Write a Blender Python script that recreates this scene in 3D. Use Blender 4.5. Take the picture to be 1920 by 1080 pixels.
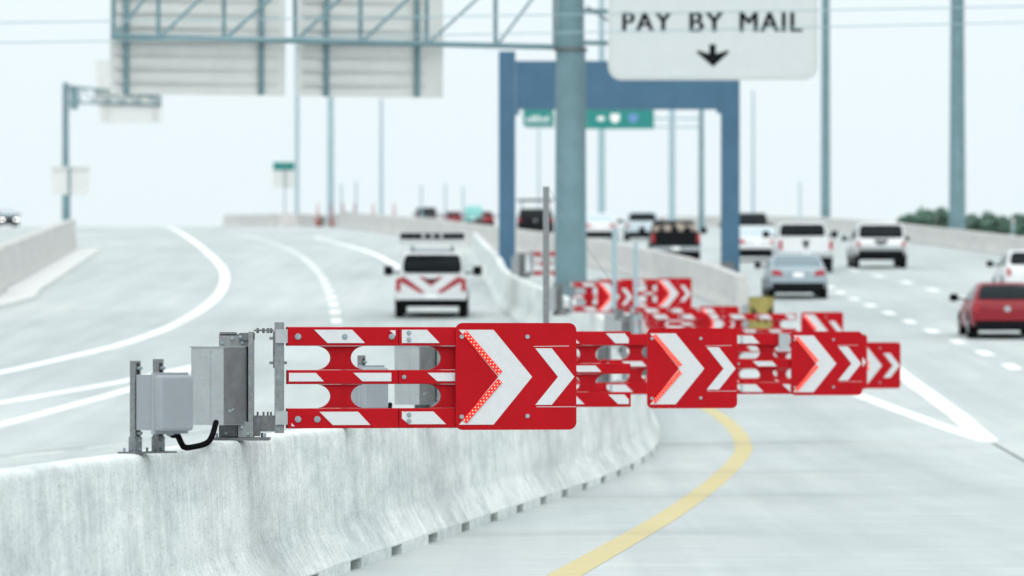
import bpy, math, random
from mathutils import Vector, Matrix
random.seed(7)
for o in list(bpy.data.objects): bpy.data.objects.remove(o)
SC = bpy.context.scene
COL = SC.collection
R = math.radians
FPX, HZ, H = 10000.0, 645.0, 1.70          # focal length in photo pixels, horizon row, eye height

# ------------------------------------------------------------------ camera
cam = bpy.data.cameras.new('camera'); camo = bpy.data.objects.new('camera', cam); COL.objects.link(camo)
camo.location = (0, 0, H); camo.rotation_euler = (R(90), 0, 0)
cam.sensor_width = 36; cam.lens = FPX / 1920 * 36; cam.shift_y = (HZ - 540) / 1920
cam.clip_start = 0.5; cam.clip_end = 12000
cam.dof.use_dof = True; cam.dof.focus_distance = 36.0; cam.dof.aperture_fstop = 3.6
SC.camera = camo
SC.render.resolution_x, SC.render.resolution_y = 1024, 576

# ------------------------------------------------------------------ sky, sun, exposure
SUN_EL, SUN_AZ = 55, -6                     # veiled sun, high behind the camera
w = bpy.data.worlds.new('World'); SC.world = w; w.use_nodes = True
nt = w.node_tree; nt.nodes.clear()
out = nt.nodes.new('ShaderNodeOutputWorld'); bg = nt.nodes.new('ShaderNodeBackground')
sky = nt.nodes.new('ShaderNodeTexSky'); sky.sky_type = 'NISHITA'; sky.sun_disc = False
sky.sun_elevation = R(SUN_EL); sky.sun_rotation = R(180 + SUN_AZ); sky.dust_density = 6; sky.air_density = 1.0
hs = nt.nodes.new('ShaderNodeHueSaturation'); hs.inputs['Saturation'].default_value = 0.2
mx = nt.nodes.new('ShaderNodeMix'); mx.data_type = 'RGBA'; mx.inputs[0].default_value = 0.82
mx.inputs[7].default_value = (5.78, 6.47, 6.72, 1)   # even overcast veil over the clear sky
nt.links.new(sky.outputs[0], hs.inputs['Color']); nt.links.new(hs.outputs[0], mx.inputs[6])
nt.links.new(mx.outputs[2], bg.inputs['Color']); nt.links.new(bg.outputs[0], out.inputs[0])
bg.inputs['Strength'].default_value = 0.095
sun = bpy.data.lights.new('sun', 'SUN'); suno = bpy.data.objects.new('sun', sun); COL.objects.link(suno)
sun.energy = 1.0; sun.angle = R(75); sun.color = (1, 0.97, 0.93)
d = Vector((math.sin(R(SUN_AZ)) * math.cos(R(SUN_EL)), -math.cos(R(SUN_AZ)) * math.cos(R(SUN_EL)), math.sin(R(SUN_EL))))
suno.rotation_euler = d.to_track_quat('Z', 'Y').to_euler(); suno.location = d * 60
vs = SC.view_settings; vs.view_transform = 'Standard'; vs.look = 'None'; vs.gamma = 1; vs.use_curve_mapping = False
vs.exposure = 0.90

# ------------------------------------------------------------------ ground profile and pixel -> place
D0, D1, D2 = 60.0, 112.0, 444.0; G1, G2 = 0.041, 0.0216
RATE = (G1 - G2) / (D2 - D1)
def zr(D):
    if D <= D0: return 0.0
    if D <= D1: return G1 / (2 * (D1 - D0)) * (D - D0) ** 2
    z = G1 / 2 * (D1 - D0)
    E = D1 + (G1 + 0.03) / RATE
    t = min(D, E) - D1
    z += G1 * t - RATE / 2 * t * t
    if D > E: z -= 0.03 * (D - E)
    return z
def G(px, py):
    "place on the road surface seen at photo pixel"
    D = 20.0; best = None
    while D < 470:
        y = HZ + FPX * (H - zr(D)) / D
        if y <= py: break
        D += 0.25
    return Vector(((px - 960) * D / FPX, D, zr(D)))
def P(px, py, D): return Vector(((px - 960) * D / FPX, D, H + (HZ - py) * D / FPX))

# ------------------------------------------------------------------ materials
MATS = {}
def mat(name, col, rough=0.6, metal=0.0, var=0.12, scale=8.0, bump=0.0, emit=None, coat=0.0, spec=0.5):
    if name in MATS: return MATS[name]
    m = bpy.data.materials.new(name); m.use_nodes = True; n = m.node_tree.nodes; l = m.node_tree.links
    b = n['Principled BSDF']; b.inputs['Roughness'].default_value = rough; b.inputs['Metallic'].default_value = metal
    b.inputs['Coat Weight'].default_value = coat; b.inputs['Specular IOR Level'].default_value = spec
    b.inputs['Base Color'].default_value = (*col, 1)
    if var > 0:
        tc = n.new('ShaderNodeTexCoord'); no = n.new('ShaderNodeTexNoise'); no.inputs['Scale'].default_value = scale
        no.inputs['Detail'].default_value = 6; no.inputs['Roughness'].default_value = 0.65
        l.new(tc.outputs['Object'], no.inputs['Vector'])
        r = n.new('ShaderNodeValToRGB'); r.color_ramp.elements[0].position = 0.3; r.color_ramp.elements[1].position = 0.7
        r.color_ramp.elements[0].color = (*[c * (1 - var) for c in col], 1); r.color_ramp.elements[1].color = (*[min(1, c * (1 + var)) for c in col], 1)
        l.new(no.outputs['Fac'], r.inputs[0]); l.new(r.outputs[0], b.inputs['Base Color'])
        mr = n.new('ShaderNodeMapRange'); mr.inputs[3].default_value = max(0.02, rough - 0.1); mr.inputs[4].default_value = min(1, rough + 0.1)
        l.new(no.outputs['Fac'], mr.inputs[0]); l.new(mr.outputs[0], b.inputs['Roughness'])
        if bump > 0:
            bp = n.new('ShaderNodeBump'); bp.inputs['Strength'].default_value = bump; bp.inputs['Distance'].default_value = 0.01
            l.new(no.outputs['Fac'], bp.inputs['Height']); l.new(bp.outputs[0], b.inputs['Normal'])
    if emit:
        b.inputs['Emission Color'].default_value = (*emit[0], 1); b.inputs['Emission Strength'].default_value = emit[1]
    MATS[name] = m; return m

def road_mat():
    m = bpy.data.materials.new('road_concrete'); m.use_nodes = True; n = m.node_tree.nodes; l = m.node_tree.links
    b = n['Principled BSDF']; b.inputs['Roughness'].default_value = 0.75
    tc = n.new('ShaderNodeTexCoord')
    def noise(sc, det, rough=0.6):
        mp = n.new('ShaderNodeMapping'); mp.inputs['Scale'].default_value = sc
        no = n.new('ShaderNodeTexNoise'); no.inputs['Scale'].default_value = 1; no.inputs['Detail'].default_value = det; no.inputs['Roughness'].default_value = rough
        l.new(tc.outputs['Object'], mp.inputs[0]); l.new(mp.outputs[0], no.inputs['Vector']); return no.outputs['Fac']
    def ramp(s, a, bb, p0=0.3, p1=0.7):
        r = n.new('ShaderNodeValToRGB'); r.color_ramp.elements[0].position = p0; r.color_ramp.elements[1].position = p1
        r.color_ramp.elements[0].color = (*a, 1); r.color_ramp.elements[1].color = (*bb, 1); l.new(s, r.inputs[0]); return r.outputs[0]
    def mul(a, bb):
        x = n.new('ShaderNodeMix'); x.data_type = 'RGBA'; x.blend_type = 'MULTIPLY'; x.inputs[0].default_value = 1
        l.new(a, x.inputs[6]); l.new(bb, x.inputs[7]); return x.outputs[2]
    big = ramp(noise((0.16, 0.04, 0.1), 5, 0.7), (0.425, 0.468, 0.465), (0.60, 0.625, 0.61))
    tine = ramp(noise((0.4, 3.4, 1), 9, 0.8), (0.70, 0.73, 0.76), (1.06, 1.05, 1.05), 0.25, 0.75)   # transverse tining and scuffing
    track = ramp(noise((1.4, 0.02, 1), 3), (0.86, 0.875, 0.88), (1.04, 1.04, 1.04))               # wheel tracks along the road
    fine = ramp(noise((22, 22, 22), 5), (0.92, 0.92, 0.92), (1.05, 1.05, 1.05))
    c = mul(mul(mul(big, tine), track), fine)
    l.new(c, b.inputs['Base Color'])
    bp = n.new('ShaderNodeBump'); bp.inputs['Strength'].default_value = 0.15; bp.inputs['Distance'].default_value = 0.01
    l.new(noise((1.5, 30, 1), 4), bp.inputs['Height']); l.new(bp.outputs[0], b.inputs['Normal'])
    return m

def barrier_mat(name, a=(0.73, 0.745, 0.73), dark=(0.46, 0.495, 0.50)):
    "cast concrete with run-off streaks; uses uv (metres along, metres down the face)"
    m = bpy.data.materials.new(name); m.use_nodes = True; n = m.node_tree.nodes; l = m.node_tree.links
    b = n['Principled BSDF']; b.inputs['Roughness'].default_value = 0.85
    uv = n.new('ShaderNodeUVMap')
    def noise(sc, det, rough=0.6, kind='FBM'):
        mp = n.new('ShaderNodeMapping'); mp.inputs['Scale'].default_value = sc
        no = n.new('ShaderNodeTexNoise'); no.inputs['Scale'].default_value = 1; no.inputs['Detail'].default_value = det; no.inputs['Roughness'].default_value = rough
        l.new(uv.outputs[0], mp.inputs[0]); l.new(mp.outputs[0], no.inputs['Vector']); return no.outputs['Fac']
    def ramp(s, c0, c1, p0, p1):
        r = n.new('ShaderNodeValToRGB'); r.color_ramp.elements[0].position = p0; r.color_ramp.elements[1].position = p1
        r.color_ramp.elements[0].color = (*c0, 1); r.color_ramp.elements[1].color = (*c1, 1); l.new(s, r.inputs[0]); return r.outputs[0]
    def mul(x0, x1, f=1):
        x = n.new('ShaderNodeMix'); x.data_type = 'RGBA'; x.blend_type = 'MULTIPLY'; x.inputs[0].default_value = f
        l.new(x0, x.inputs[6]); l.new(x1, x.inputs[7]); return x.outputs[2]
    W = (1.08, 1.08, 1.08)
    base = ramp(noise((0.35, 1.3, 1), 7, 0.75), dark, a, 0.30, 0.60)
    stre = ramp(noise((3.5, 0.8, 1), 6, 0.7), (0.87, 0.88, 0.88), W, 0.30, 0.58)
    stre2 = ramp(noise((11, 1.6, 1), 5, 0.65), (0.90, 0.91, 0.915), W, 0.3, 0.62)
    spk = ramp(noise((20, 55, 1), 4, 0.7), (0.50, 0.52, 0.54), (1, 1, 1), 0.32, 0.46)
    mott = ramp(noise((2.2, 5, 1), 11, 0.9), (0.72, 0.745, 0.75), W, 0.32, 0.58)
    vo = n.new('ShaderNodeTexVoronoi'); vo.inputs['Scale'].default_value = 1
    mp = n.new('ShaderNodeMapping'); mp.inputs['Scale'].default_value = (5, 14, 1); l.new(uv.outputs[0], mp.inputs[0]); l.new(mp.outputs[0], vo.inputs['Vector'])
    pore = ramp(vo.outputs['Distance'], (0.45, 0.46, 0.48), (1, 1, 1), 0.05, 0.11)
    c = mul(mul(mul(mul(mul(base, stre), stre2), spk, 0.7), mott), pore, 0.8)
    l.new(c, b.inputs['Base Color'])
    bp = n.new('ShaderNodeBump'); bp.inputs['Strength'].default_value = 0.25; bp.inputs['Distance'].default_value = 0.01
    l.new(noise((14, 40, 1), 6, 0.7), bp.inputs['Height']); l.new(bp.outputs[0], b.inputs['Normal'])
    return m

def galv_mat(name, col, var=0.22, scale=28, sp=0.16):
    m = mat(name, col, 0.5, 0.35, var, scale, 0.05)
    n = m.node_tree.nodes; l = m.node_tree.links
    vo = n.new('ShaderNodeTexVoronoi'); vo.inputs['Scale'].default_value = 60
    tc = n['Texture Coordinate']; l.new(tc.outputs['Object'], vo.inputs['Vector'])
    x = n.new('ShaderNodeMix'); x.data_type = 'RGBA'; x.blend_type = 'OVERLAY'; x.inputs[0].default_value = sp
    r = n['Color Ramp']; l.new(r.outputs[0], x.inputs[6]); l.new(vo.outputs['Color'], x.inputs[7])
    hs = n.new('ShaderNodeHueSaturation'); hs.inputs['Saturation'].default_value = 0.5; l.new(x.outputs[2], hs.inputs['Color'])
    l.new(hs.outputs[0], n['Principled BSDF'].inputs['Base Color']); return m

ROAD = road_mat()
CONC = barrier_mat('barrier_concrete'); PARA = barrier_mat('parapet_concrete', (0.58, 0.565, 0.54), (0.47, 0.465, 0.45))
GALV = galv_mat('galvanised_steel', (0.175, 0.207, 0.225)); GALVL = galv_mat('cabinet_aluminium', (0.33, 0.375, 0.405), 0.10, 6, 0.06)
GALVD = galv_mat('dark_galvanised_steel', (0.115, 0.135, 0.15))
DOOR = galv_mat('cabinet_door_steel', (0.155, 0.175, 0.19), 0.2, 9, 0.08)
ENC = mat('enclosure_polycarbonate', (0.275, 0.30, 0.325), 0.5, 0, 0.05, 5, spec=0.3)
RED = mat('gate_red_paint', (0.38, 0.006, 0.011), 0.55, 0, 0.06, 5, spec=0.06)
REDD = mat('gate_red_recess_shade', (0.34, 0.006, 0.011), 0.6, 0, 0.08, 7, spec=0.06)  # darker copy of the gate red, shade of the set-back webs in its colour
WHITE = mat('reflective_white_sheeting', (0.56, 0.575, 0.59), 0.5, 0, 0.04, 30, spec=0.2)
LEDB = mat('led_strip_red', (0.5, 0.006, 0.005), 0.4, 0, 0, emit=((1.0, 0.01, 0.008), 0.16))
LEDM = mat('led_lit', (1, 0.3, 0.2), 0.4, 0, 0, emit=((1.0, 0.13, 0.08), 2.4))
BOLT = mat('bolt_steel', (0.27, 0.33, 0.36), 0.45, 0.3, 0.2, 60)
BLK = mat('black_rubber', (0.006, 0.006, 0.007), 0.6, 0, 0.2, 20, spec=0.0)
DARK = mat('shadow_gap_black', (0.02, 0.02, 0.022), 0.8, 0, 0)
POLE = mat('painted_steel_grey_green', (0.145, 0.24, 0.27), 0.5, 0, 0.16, 1.2, spec=0.25)
POLEP = mat('pale_steel_pole', (0.30, 0.42, 0.47), 0.5, 0, 0.08, 2)
BLUE = mat('blue_painted_steel', (0.058, 0.132, 0.21), 0.5, 0, 0.10, 0.9, spec=0.2)
SIGNB = mat('sign_back_aluminium', (0.63, 0.645, 0.63), 0.6, 0, 0.05, 1.5, spec=0.2)
RIB = mat('sign_rib_aluminium', (0.53, 0.55, 0.54), 0.6, 0, 0.06, 2, spec=0.2)
SIGNW = mat('sign_white_face', (0.55, 0.585, 0.595), 0.5, 0, 0.03, 3, spec=0.2)
SBLACK = mat('sign_black', (0.008, 0.010, 0.013), 0.6, 0, 0, spec=0.0)
GREEN = mat('sign_green', (0.0, 0.20, 0.18), 0.5, 0, 0.05, 2)
PAINTW = mat('road_paint_white', (0.78, 0.79, 0.79), 0.6, 0, 0.10, 9)
PAINTY = mat('road_paint_yellow', (0.44, 0.38, 0.19), 0.65, 0, 0.2, 4)
for m_, wear in ((PAINTW, (0.58, 0.60, 0.59)), (PAINTY, (0.54, 0.53, 0.44))):     # paint worn through to the concrete
    n_ = m_.node_tree.nodes; r_ = n_['Color Ramp'].color_ramp; r_.elements[0].color = (*wear, 1); r_.elements[0].position = 0.30; r_.elements[1].position = 0.44
    n_['Noise Texture'].inputs['Scale'].default_value = 2.5; n_['Noise Texture'].inputs['Roughness'].default_value = 0.8
SEAL = mat('joint_sealant', (0.16, 0.18, 0.19), 0.7, 0, 0.2, 5)
LEAF = mat('foliage', (0.07, 0.15, 0.105), 0.6, 0, 0.45, 1.2)
BARK = mat('bark', (0.10, 0.075, 0.05), 0.9, 0, 0.3, 6)
TURF = mat('verge', (0.12, 0.15, 0.09), 0.9, 0, 0.3, 0.3)
GLASS = mat('tinted_glass', (0.006, 0.010, 0.013), 0.1, 0, 0, spec=0.06)
GLASSL = mat('pale_reflecting_glass', (0.16, 0.22, 0.25), 0.08, 0, 0)
TYRE = mat('tyre', (0.008, 0.008, 0.009), 0.85, 0, 0.2, 20, spec=0.0)
RIM = mat('alloy_rim', (0.4, 0.41, 0.42), 0.3, 0.8, 0)
TRIM = mat('black_plastic', (0.008, 0.009, 0.011), 0.6, 0, 0.1, 10, spec=0.02)
TAIL = mat('tail_lamp', (0.38, 0.02, 0.03), 0.2, 0, 0)
HEAD = mat('head_lamp_lit', (0.9, 0.9, 0.9), 0.2, 0, 0, emit=((1, 0.98, 0.95), 3.0))
LENS = mat('lamp_lens_clear', (0.6, 0.62, 0.64), 0.15, 0, 0)
CHROME = mat('chrome', (0.6, 0.62, 0.64), 0.15, 1.0, 0)
OLIVE = mat('cushion_yellow', (0.30, 0.25, 0.07), 0.7, 0, 0.25, 5)
ORANGE = mat('cone_orange', (0.36, 0.06, 0.045), 0.7, 0, 0.1, 4)
def paint(name, c, coat=0.25, spec=0.4): return mat('paint_' + name, c, 0.35, 0, 0.03, 2, coat=coat, spec=spec)

# ------------------------------------------------------------------ mesh helpers
def ln(o, parent=None):
    COL.objects.link(o)
    if parent: o.parent = parent
    return o
def tag(o, label=None, cat=None, group=None, kind=None):
    if label: o['label'] = label
    if cat: o['category'] = cat
    if group: o['group'] = group
    if kind: o['kind'] = kind
    return o
def thing(name, loc, label, cat, group=None, rz=0):
    o = bpy.data.objects.new(name, None); o.empty_display_size = 0.2; o.location = loc; o.rotation_euler = (0, 0, rz)
    ln(o); return tag(o, label, cat, group)
class MB:
    def __init__(s): s.v = []; s.f = []; s.uv = None
    def add(s, vs, fs):
        b = len(s.v); s.v += [tuple(q) for q in vs]; s.f += [tuple(i + b for i in f) for f in fs]; return s
    def box(s, c, size, M=None):
        x, y, z = [q / 2 for q in size]; c = Vector(c)
        vs = [Vector((i, j, k)) for i in (-x, x) for j in (-y, y) for k in (-z, z)]
        vs = [(M @ q if M else q) + c for q in vs]
        return s.add(vs, [(0, 1, 3, 2), (4, 6, 7, 5), (0, 4, 5, 1), (2, 3, 7, 6), (0, 2, 6, 4), (1, 5, 7, 3)])
    def bx(s, x0, x1, y0, y1, z0, z1): return s.box(((x0 + x1) / 2, (y0 + y1) / 2, (z0 + z1) / 2), (x1 - x0, y1 - y0, z1 - z0))
    def cbox(s, x0, x1, y0, y1, z0, z1, c=0.01, axis='y'):
        "box with chamfered outline"
        if axis == 'y': return s.prism(rrect(x0, x1, z0, z1, c, 3), y0, y1)
        n0 = len(s.v); s.prism(rrect(x0, x1, y0, y1, c, 3), z0, z1)
        for i in range(n0, len(s.v)): a = s.v[i]; s.v[i] = (a[0], a[2], a[1])
        s.f = [f[::-1] if min(f) >= n0 else f for f in s.f]
        return s
    def prism(s, poly, y0, y1):
        "polygon in (x,z) extruded in y"
        n = len(poly); vs = [(x, y0, z) for x, z in poly] + [(x, y1, z) for x, z in poly]
        fs = [tuple(range(n)), tuple(range(2 * n - 1, n - 1, -1))] + [((i + 1) % n, i, n + i, n + (i + 1) % n) for i in range(n)]
        return s.add(vs, fs)
    def tube(s, p0, p1, r0, r1=None, n=12, cap=True):
        r1 = r0 if r1 is None else r1; p0, p1 = Vector(p0), Vector(p1); a = (p1 - p0).normalized()
        u = a.orthogonal().normalized(); v = a.cross(u)
        vs = [p0 + (u * math.cos(t) + v * math.sin(t)) * r0 for t in [2 * math.pi * i / n for i in range(n)]]
        vs += [p1 + (u * math.cos(t) + v * math.sin(t)) * r1 for t in [2 * math.pi * i / n for i in range(n)]]
        fs = [(i, (i + 1) % n, n + (i + 1) % n, n + i) for i in range(n)]
        if cap: fs += [tuple(range(n - 1, -1, -1)), tuple(range(n, 2 * n))]
        return s.add(vs, fs)
    def path(s, pts, r, n=10):
        pts = [Vector(p) for p in pts]; vs = []; fs = []; u = None
        for i, p in enumerate(pts):
            a = (pts[min(i + 1, len(pts) - 1)] - pts[max(i - 1, 0)]).normalized()
            u = a.orthogonal().normalized() if u is None else (u - a * u.dot(a)).normalized()
            v = a.cross(u)
            vs += [p + (u * math.cos(t) + v * math.sin(t)) * r for t in [2 * math.pi * k / n for k in range(n)]]
        for i in range(len(pts) - 1):
            fs += [(i * n + k, i * n + (k + 1) % n, (i + 1) * n + (k + 1) % n, (i + 1) * n + k) for k in range(n)]
        fs += [tuple(range(n - 1, -1, -1)), tuple(range((len(pts) - 1) * n, len(pts) * n))]
        return s.add(vs, fs)
    def loft(s, rings, cap=True, closed=True):
        n = len(rings[0]); vs = [p for r in rings for p in r]; fs = []
        for i in range(len(rings) - 1):
            for k in range(n if closed else n - 1):
                fs.append((i * n + k, i * n + (k + 1) % n, (i + 1) * n + (k + 1) % n, (i + 1) * n + k))
        if cap: fs += [tuple(range(n - 1, -1, -1)), tuple(range((len(rings) - 1) * n, len(rings) * n))]
        return s.add(vs, fs)
    def build(s, name, m, parent=None, smooth=None, rz=0):
        me = bpy.data.meshes.new(name); me.from_pydata(s.v, [], s.f); me.materials.append(m); me.validate(); me.update()
        if s.uv:
            lay = me.uv_layers.new(name='UVMap')
            for lp in me.loops: lay.data[lp.index].uv = s.uv[lp.vertex_index]
        o = bpy.data.objects.new(name, me); ln(o, parent)
        if rz: o.rotation_euler = (0, 0, rz)
        import bmesh
        bm = bmesh.new(); bm.from_mesh(me); bmesh.ops.recalc_face_normals(bm, faces=bm.faces); bm.to_mesh(me); bm.free()
        if smooth is not None:
            me.polygons.foreach_set('use_smooth', [True] * len(me.polygons)); me.set_sharp_from_angle(angle=R(smooth))
        return o
def rrect(x0, x1, z0, z1, r, n=5):
    pts = []
    for cx, cz, a in ((x1 - r, z0 + r, -90), (x1 - r, z1 - r, 0), (x0 + r, z1 - r, 90), (x0 + r, z0 + r, 180)):
        for i in range(n + 1):
            t = R(a + 90 * i / n); pts.append((cx + r * math.cos(t), cz + r * math.sin(t)))
    return pts
def spline(pts, per=12):
    out = []; n = len(pts); pts = [Vector(p) for p in pts]
    for i in range(n - 1):
        a, b, c, d_ = pts[max(i - 1, 0)], pts[i], pts[i + 1], pts[min(i + 2, n - 1)]
        for k in range(per):
            t = k / per
            out.append(0.5 * ((2 * b) + (c - a) * t + (2 * a - 5 * b + 4 * c - d_) * t * t + (3 * b - a - 3 * c + d_) * t ** 3))
    out.append(pts[-1]); return out

# ------------------------------------------------------------------ setting: terrain and road
def sheet(name, xs, ys, dz, m, kind='structure'):
    b = MB(); nx = len(xs)
    for y in ys:
        for x in xs: b.v.append((x, y, zr(y) + dz))
    for j in range(len(ys) - 1):
        for i in range(nx - 1): b.f.append((j * nx + i, j * nx + i + 1, (j + 1) * nx + i + 1, (j + 1) * nx + i))
    return tag(b.build(name, m, smooth=60), kind=kind)
yy = [-60 + 2 * i for i in range(0, 530)]
sheet('ground', [-2500, -400, -60, 60, 400, 2500], [-2000, -500] + yy + [1100, 1300, 1600, 2200, 3500, 6000], -0.25, TURF)
sheet('road', [-58, -40, -20, 0, 20, 45], yy, 0.0, ROAD)

def strip(name, pts, width, m, dz=0.0025, smooth=True, taper=None):
    "painted band on the road: pts are (x, y) centres"
    c = spline([(p[0], p[1], 0) for p in pts], 14) if smooth else [Vector((p[0], p[1], 0)) for p in pts]
    q = [c[0]]
    for a, b_ in zip(c, c[1:]):
        k = max(1, int((b_ - a).length / 2))
        for i in range(1, k + 1): q.append(a.lerp(b_, i / k))
    b = MB(); n = len(q)
    for i, p in enumerate(q):
        t = (q[min(i + 1, n - 1)] - q[max(i - 1, 0)]).normalized(); nr = Vector((t.y, -t.x, 0))
        wd = width if taper is None else width * (1 - i / (n - 1)) + taper * i / (n - 1)
        for s in (-1, 1):
            r = p + nr * s * wd / 2; b.v.append((r.x, r.y, zr(r.y) + dz))
    b.f = [(2 * i, 2 * i + 1, 2 * i + 3, 2 * i + 2) for i in range(n - 1)]
    return tag(b.build(name, m), kind='structure')
def gp(l): return [(G(x, y).x, G(x, y).y) for x, y in l]
strip('yellow_edge_line', gp([(960, 1140), (1060, 1080), (1165, 1020), (1262, 962), (1342, 903), (1385, 860), (1394, 838), (1380, 808), (1340, 775), (1280, 745), (1200, 715)]), 0.26, PAINTY)
strip('white_lane_line', gp([(-90, 716), (0, 699), (120, 672), (230, 645), (320, 612), (385, 575), (417, 540), (418, 505), (385, 470), (345, 440), (300, 421)]), 0.32, PAINTW)
strip('white_gore_line', gp([(-60, 768), (0, 756), (130, 734), (250, 712), (420, 675)]), 0.30, PAINTW)
strip('white_gore_line', gp([(-60, 815), (0, 797), (130, 762), (250, 728), (420, 675)]), 0.30, PAINTW)
strip('white_gore_line', gp([(1560, 722), (1640, 752), (1720, 782), (1855, 829)]), 0.30, PAINTW, smooth=False)
strip('white_gore_line', gp([(1650, 668), (1690, 702), (1745, 742), (1800, 782), (1850, 826)]), 0.36, PAINTW, dz=0.005, smooth=False)
strip('pavement_joint', gp([(1862, 832), (1895, 850), (1990, 900)]), 0.07, SEAL, smooth=False)
strip('pavement_joint', gp([(-60, 861), (60, 849), (250, 829), (420, 806)]), 0.06, SEAL, smooth=False)
for a, b_ in (((20, 858), (120, 847)), ((160, 842), (240, 832))):
    strip('worn_white_dash', gp([a, b_]), 0.12, PAINTW, dz=0.005, smooth=False)
strip('white_edge_line', gp([(780, 520), (735, 494), (700, 476), (650, 460), (590, 446)]), 0.30, PAINTW)
def dashes(pix, ln_, gap, width, name):
    pts = spline([(G(x, y).x, G(x, y).y, 0) for x, y in pix], 40); acc = 0; seg = []
    prev = pts[0]; cur = [prev]; on = True; left = ln_
    for p in pts[1:]:
        d_ = (p - prev).length; acc += d_; 
        if on: cur.append(p)
        if acc > (ln_ if on else gap):
            if on and len(cur) > 1: seg.append(cur)
            on = not on; acc = 0; cur = [p]
        prev = p
    for s_ in seg: strip(name, [(q.x, q.y) for q in (s_[0], s_[-1])], width, PAINTW, smooth=False)
dashes([(632, 625), (629, 590), (618, 550), (598, 512), (560, 478), (500, 452), (430, 436)], 3.0, 3.6, 0.28, 'white_lane_dash')
dashes([(1960, 722), (1850, 664), (1750, 622), (1650, 580), (1590, 555), (1540, 530)], 2.2, 4.2, 0.30, 'white_lane_dash')
dashes([(1900, 580), (1780, 552), (1690, 527), (1620, 512), (1575, 498)], 3.0, 6.0, 0.30, 'white_lane_dash')

# ------------------------------------------------------------------ concrete barriers
def sweep(name, path, height, m, label, slots=None, hw=0.28, tw=0.105, cat='barrier', smooth=40, up=0):
    c = [Vector((p[0], p[1], 0)) for p in path]
    L = [0]
    for a, b_ in zip(c, c[1:]): L.append(L[-1] + (b_ - a).length)
    def at(s):
        s = min(max(s, 0), L[-1])
        for i in range(len(L) - 1):
            if s <= L[i + 1]: break
        t = (s - L[i]) / max(1e-6, L[i + 1] - L[i]); p = c[i].lerp(c[i + 1], t)
        d0 = (c[i + 1] - c[max(i - 1, 0)]).normalized(); d1 = (c[min(i + 2, len(c) - 1)] - c[i]).normalized(); dr = d0.lerp(d1, t).normalized(); return p, Vector((dr.y, -dr.x, 0))
    st = []; s = 0; step = 1.5 if L[-1] < 250 else 4
    sl = []
    if slots:
        q = slots[0]
        while q < slots[1]: sl.append((q, q + slots[3])); q += slots[2]
    while s < L[-1]:
        if not any(a - 0.01 <= s <= e + 0.01 for a, e in sl): st.append((s, 0))
        s += step
    st.append((L[-1], 0))
    for a, e in sl: st += [(a, 0), (a, 1), (e, 1), (e, 2)]
    st.sort(key=lambda q: (round(q[0], 4), {0: 0, 1: 1, 2: 2}[q[1]]))
    # fix order at slot ends: normal->slot at start, slot->normal at end
    r = 0.045; brk = 0.33
    def prof(slot):
        right = [(tw - r, height), (tw - r * 0.45, height - r * 0.12), (tw - r * 0.1, height - r * 0.5), (tw + 0.003, height - r * 1.15), (tw + 0.035, brk + 0.03), (tw + 0.05, brk - 0.015), (hw - 0.012, 0.115), (hw, 0.09),
                 (hw, 0.078), (hw - (0.18 if slot else 0), 0.0779), (hw - (0.18 if slot else 0), -0.02)]
        left = [(-x, z) for x, z in right[:8]] + [(-hw, -0.02)]
        return left[::-1] + right
    b = MB(); b.uv = []; rings = []
    for s, k in st:
        p, nr = at(s); pf = prof(k == 1); acc = 0; prev = None; ring = []
        for j, (x, z) in enumerate(pf):
            pn = prof(False)[j]
            if prev: acc += math.hypot(pn[0] - prev[0], pn[1] - prev[1])
            prev = pn; q = p + nr * x; ring.append((q.x, q.y, zr(p.y) + z + up)); b.uv.append((s, acc))
        rings.append(ring)
    uvs = b.uv; b.uv = []; nr_ = len(rings[0]); cut = nr_ - 3
    up_i = [i for i, (s, k) in enumerate(st) if k == 0]
    vv = []; 
    for i in up_i: vv.append(rings[i][:cut]); b.uv += uvs[i * nr_:i * nr_ + cut]
    b.loft(vv, cap=True, closed=False)
    lo = [r_[cut - 1:] for r_ in rings]
    for i in range(len(rings)): b.uv += uvs[i * nr_ + cut - 1:(i + 1) * nr_]
    b.loft(lo, cap=False, closed=False)
    o = b.build(name, m, smooth=smooth)
    return tag(o, label, cat)
FOOT = [(14, -3.30), (25.7, -2.36), (35, -1.60), (40.2, -1.186), (48, -0.47), (57.6, 0.415), (68, 1.38), (76, 1.98), (84, 2.32), (95, 2.46), (110, 2.42), (125, 1.85), (140, 0.85), (155, 0.10), (174, -0.20), (200, -0.8), (225, -1.3)]
BC = [(q.x, q.y) for q in spline([(x - 0.27, y, 0) for y, x in FOOT], 8)]
def bx_at(D):
    for (x0, y0), (x1, y1) in zip(BC, BC[1:]):
        if y0 <= D <= y1: return x0 + (x1 - x0) * (D - y0) / (y1 - y0)
BH = 1.07
def arcl(D):
    s = 0
    for (x0, y0), (x1, y1) in zip(BC, BC[1:]):
        if y1 >= D: return s + (D - y0)
        s += math.hypot(x1 - x0, y1 - y0)
sweep('concrete_barrier', BC, BH, CONC, 'streaked concrete barrier with drain slots carrying the red gates', slots=(arcl(28.9), arcl(104), 2.75, 0.72))
lft = [(-22.0, 60), (-18.2, 120)] + gp([(-60, 573), (0, 545), (60, 512), (135, 470)])
sweep('roadside_parapet', [(q.x, q.y) for q in spline([(x, y, 0) for x, y in lft], 8)], 1.45, PARA, 'pale concrete parapet below the dark car with lit headlamp', hw=0.30, tw=0.16, cat='wall')
kb = MB(); rr_ = []
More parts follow.
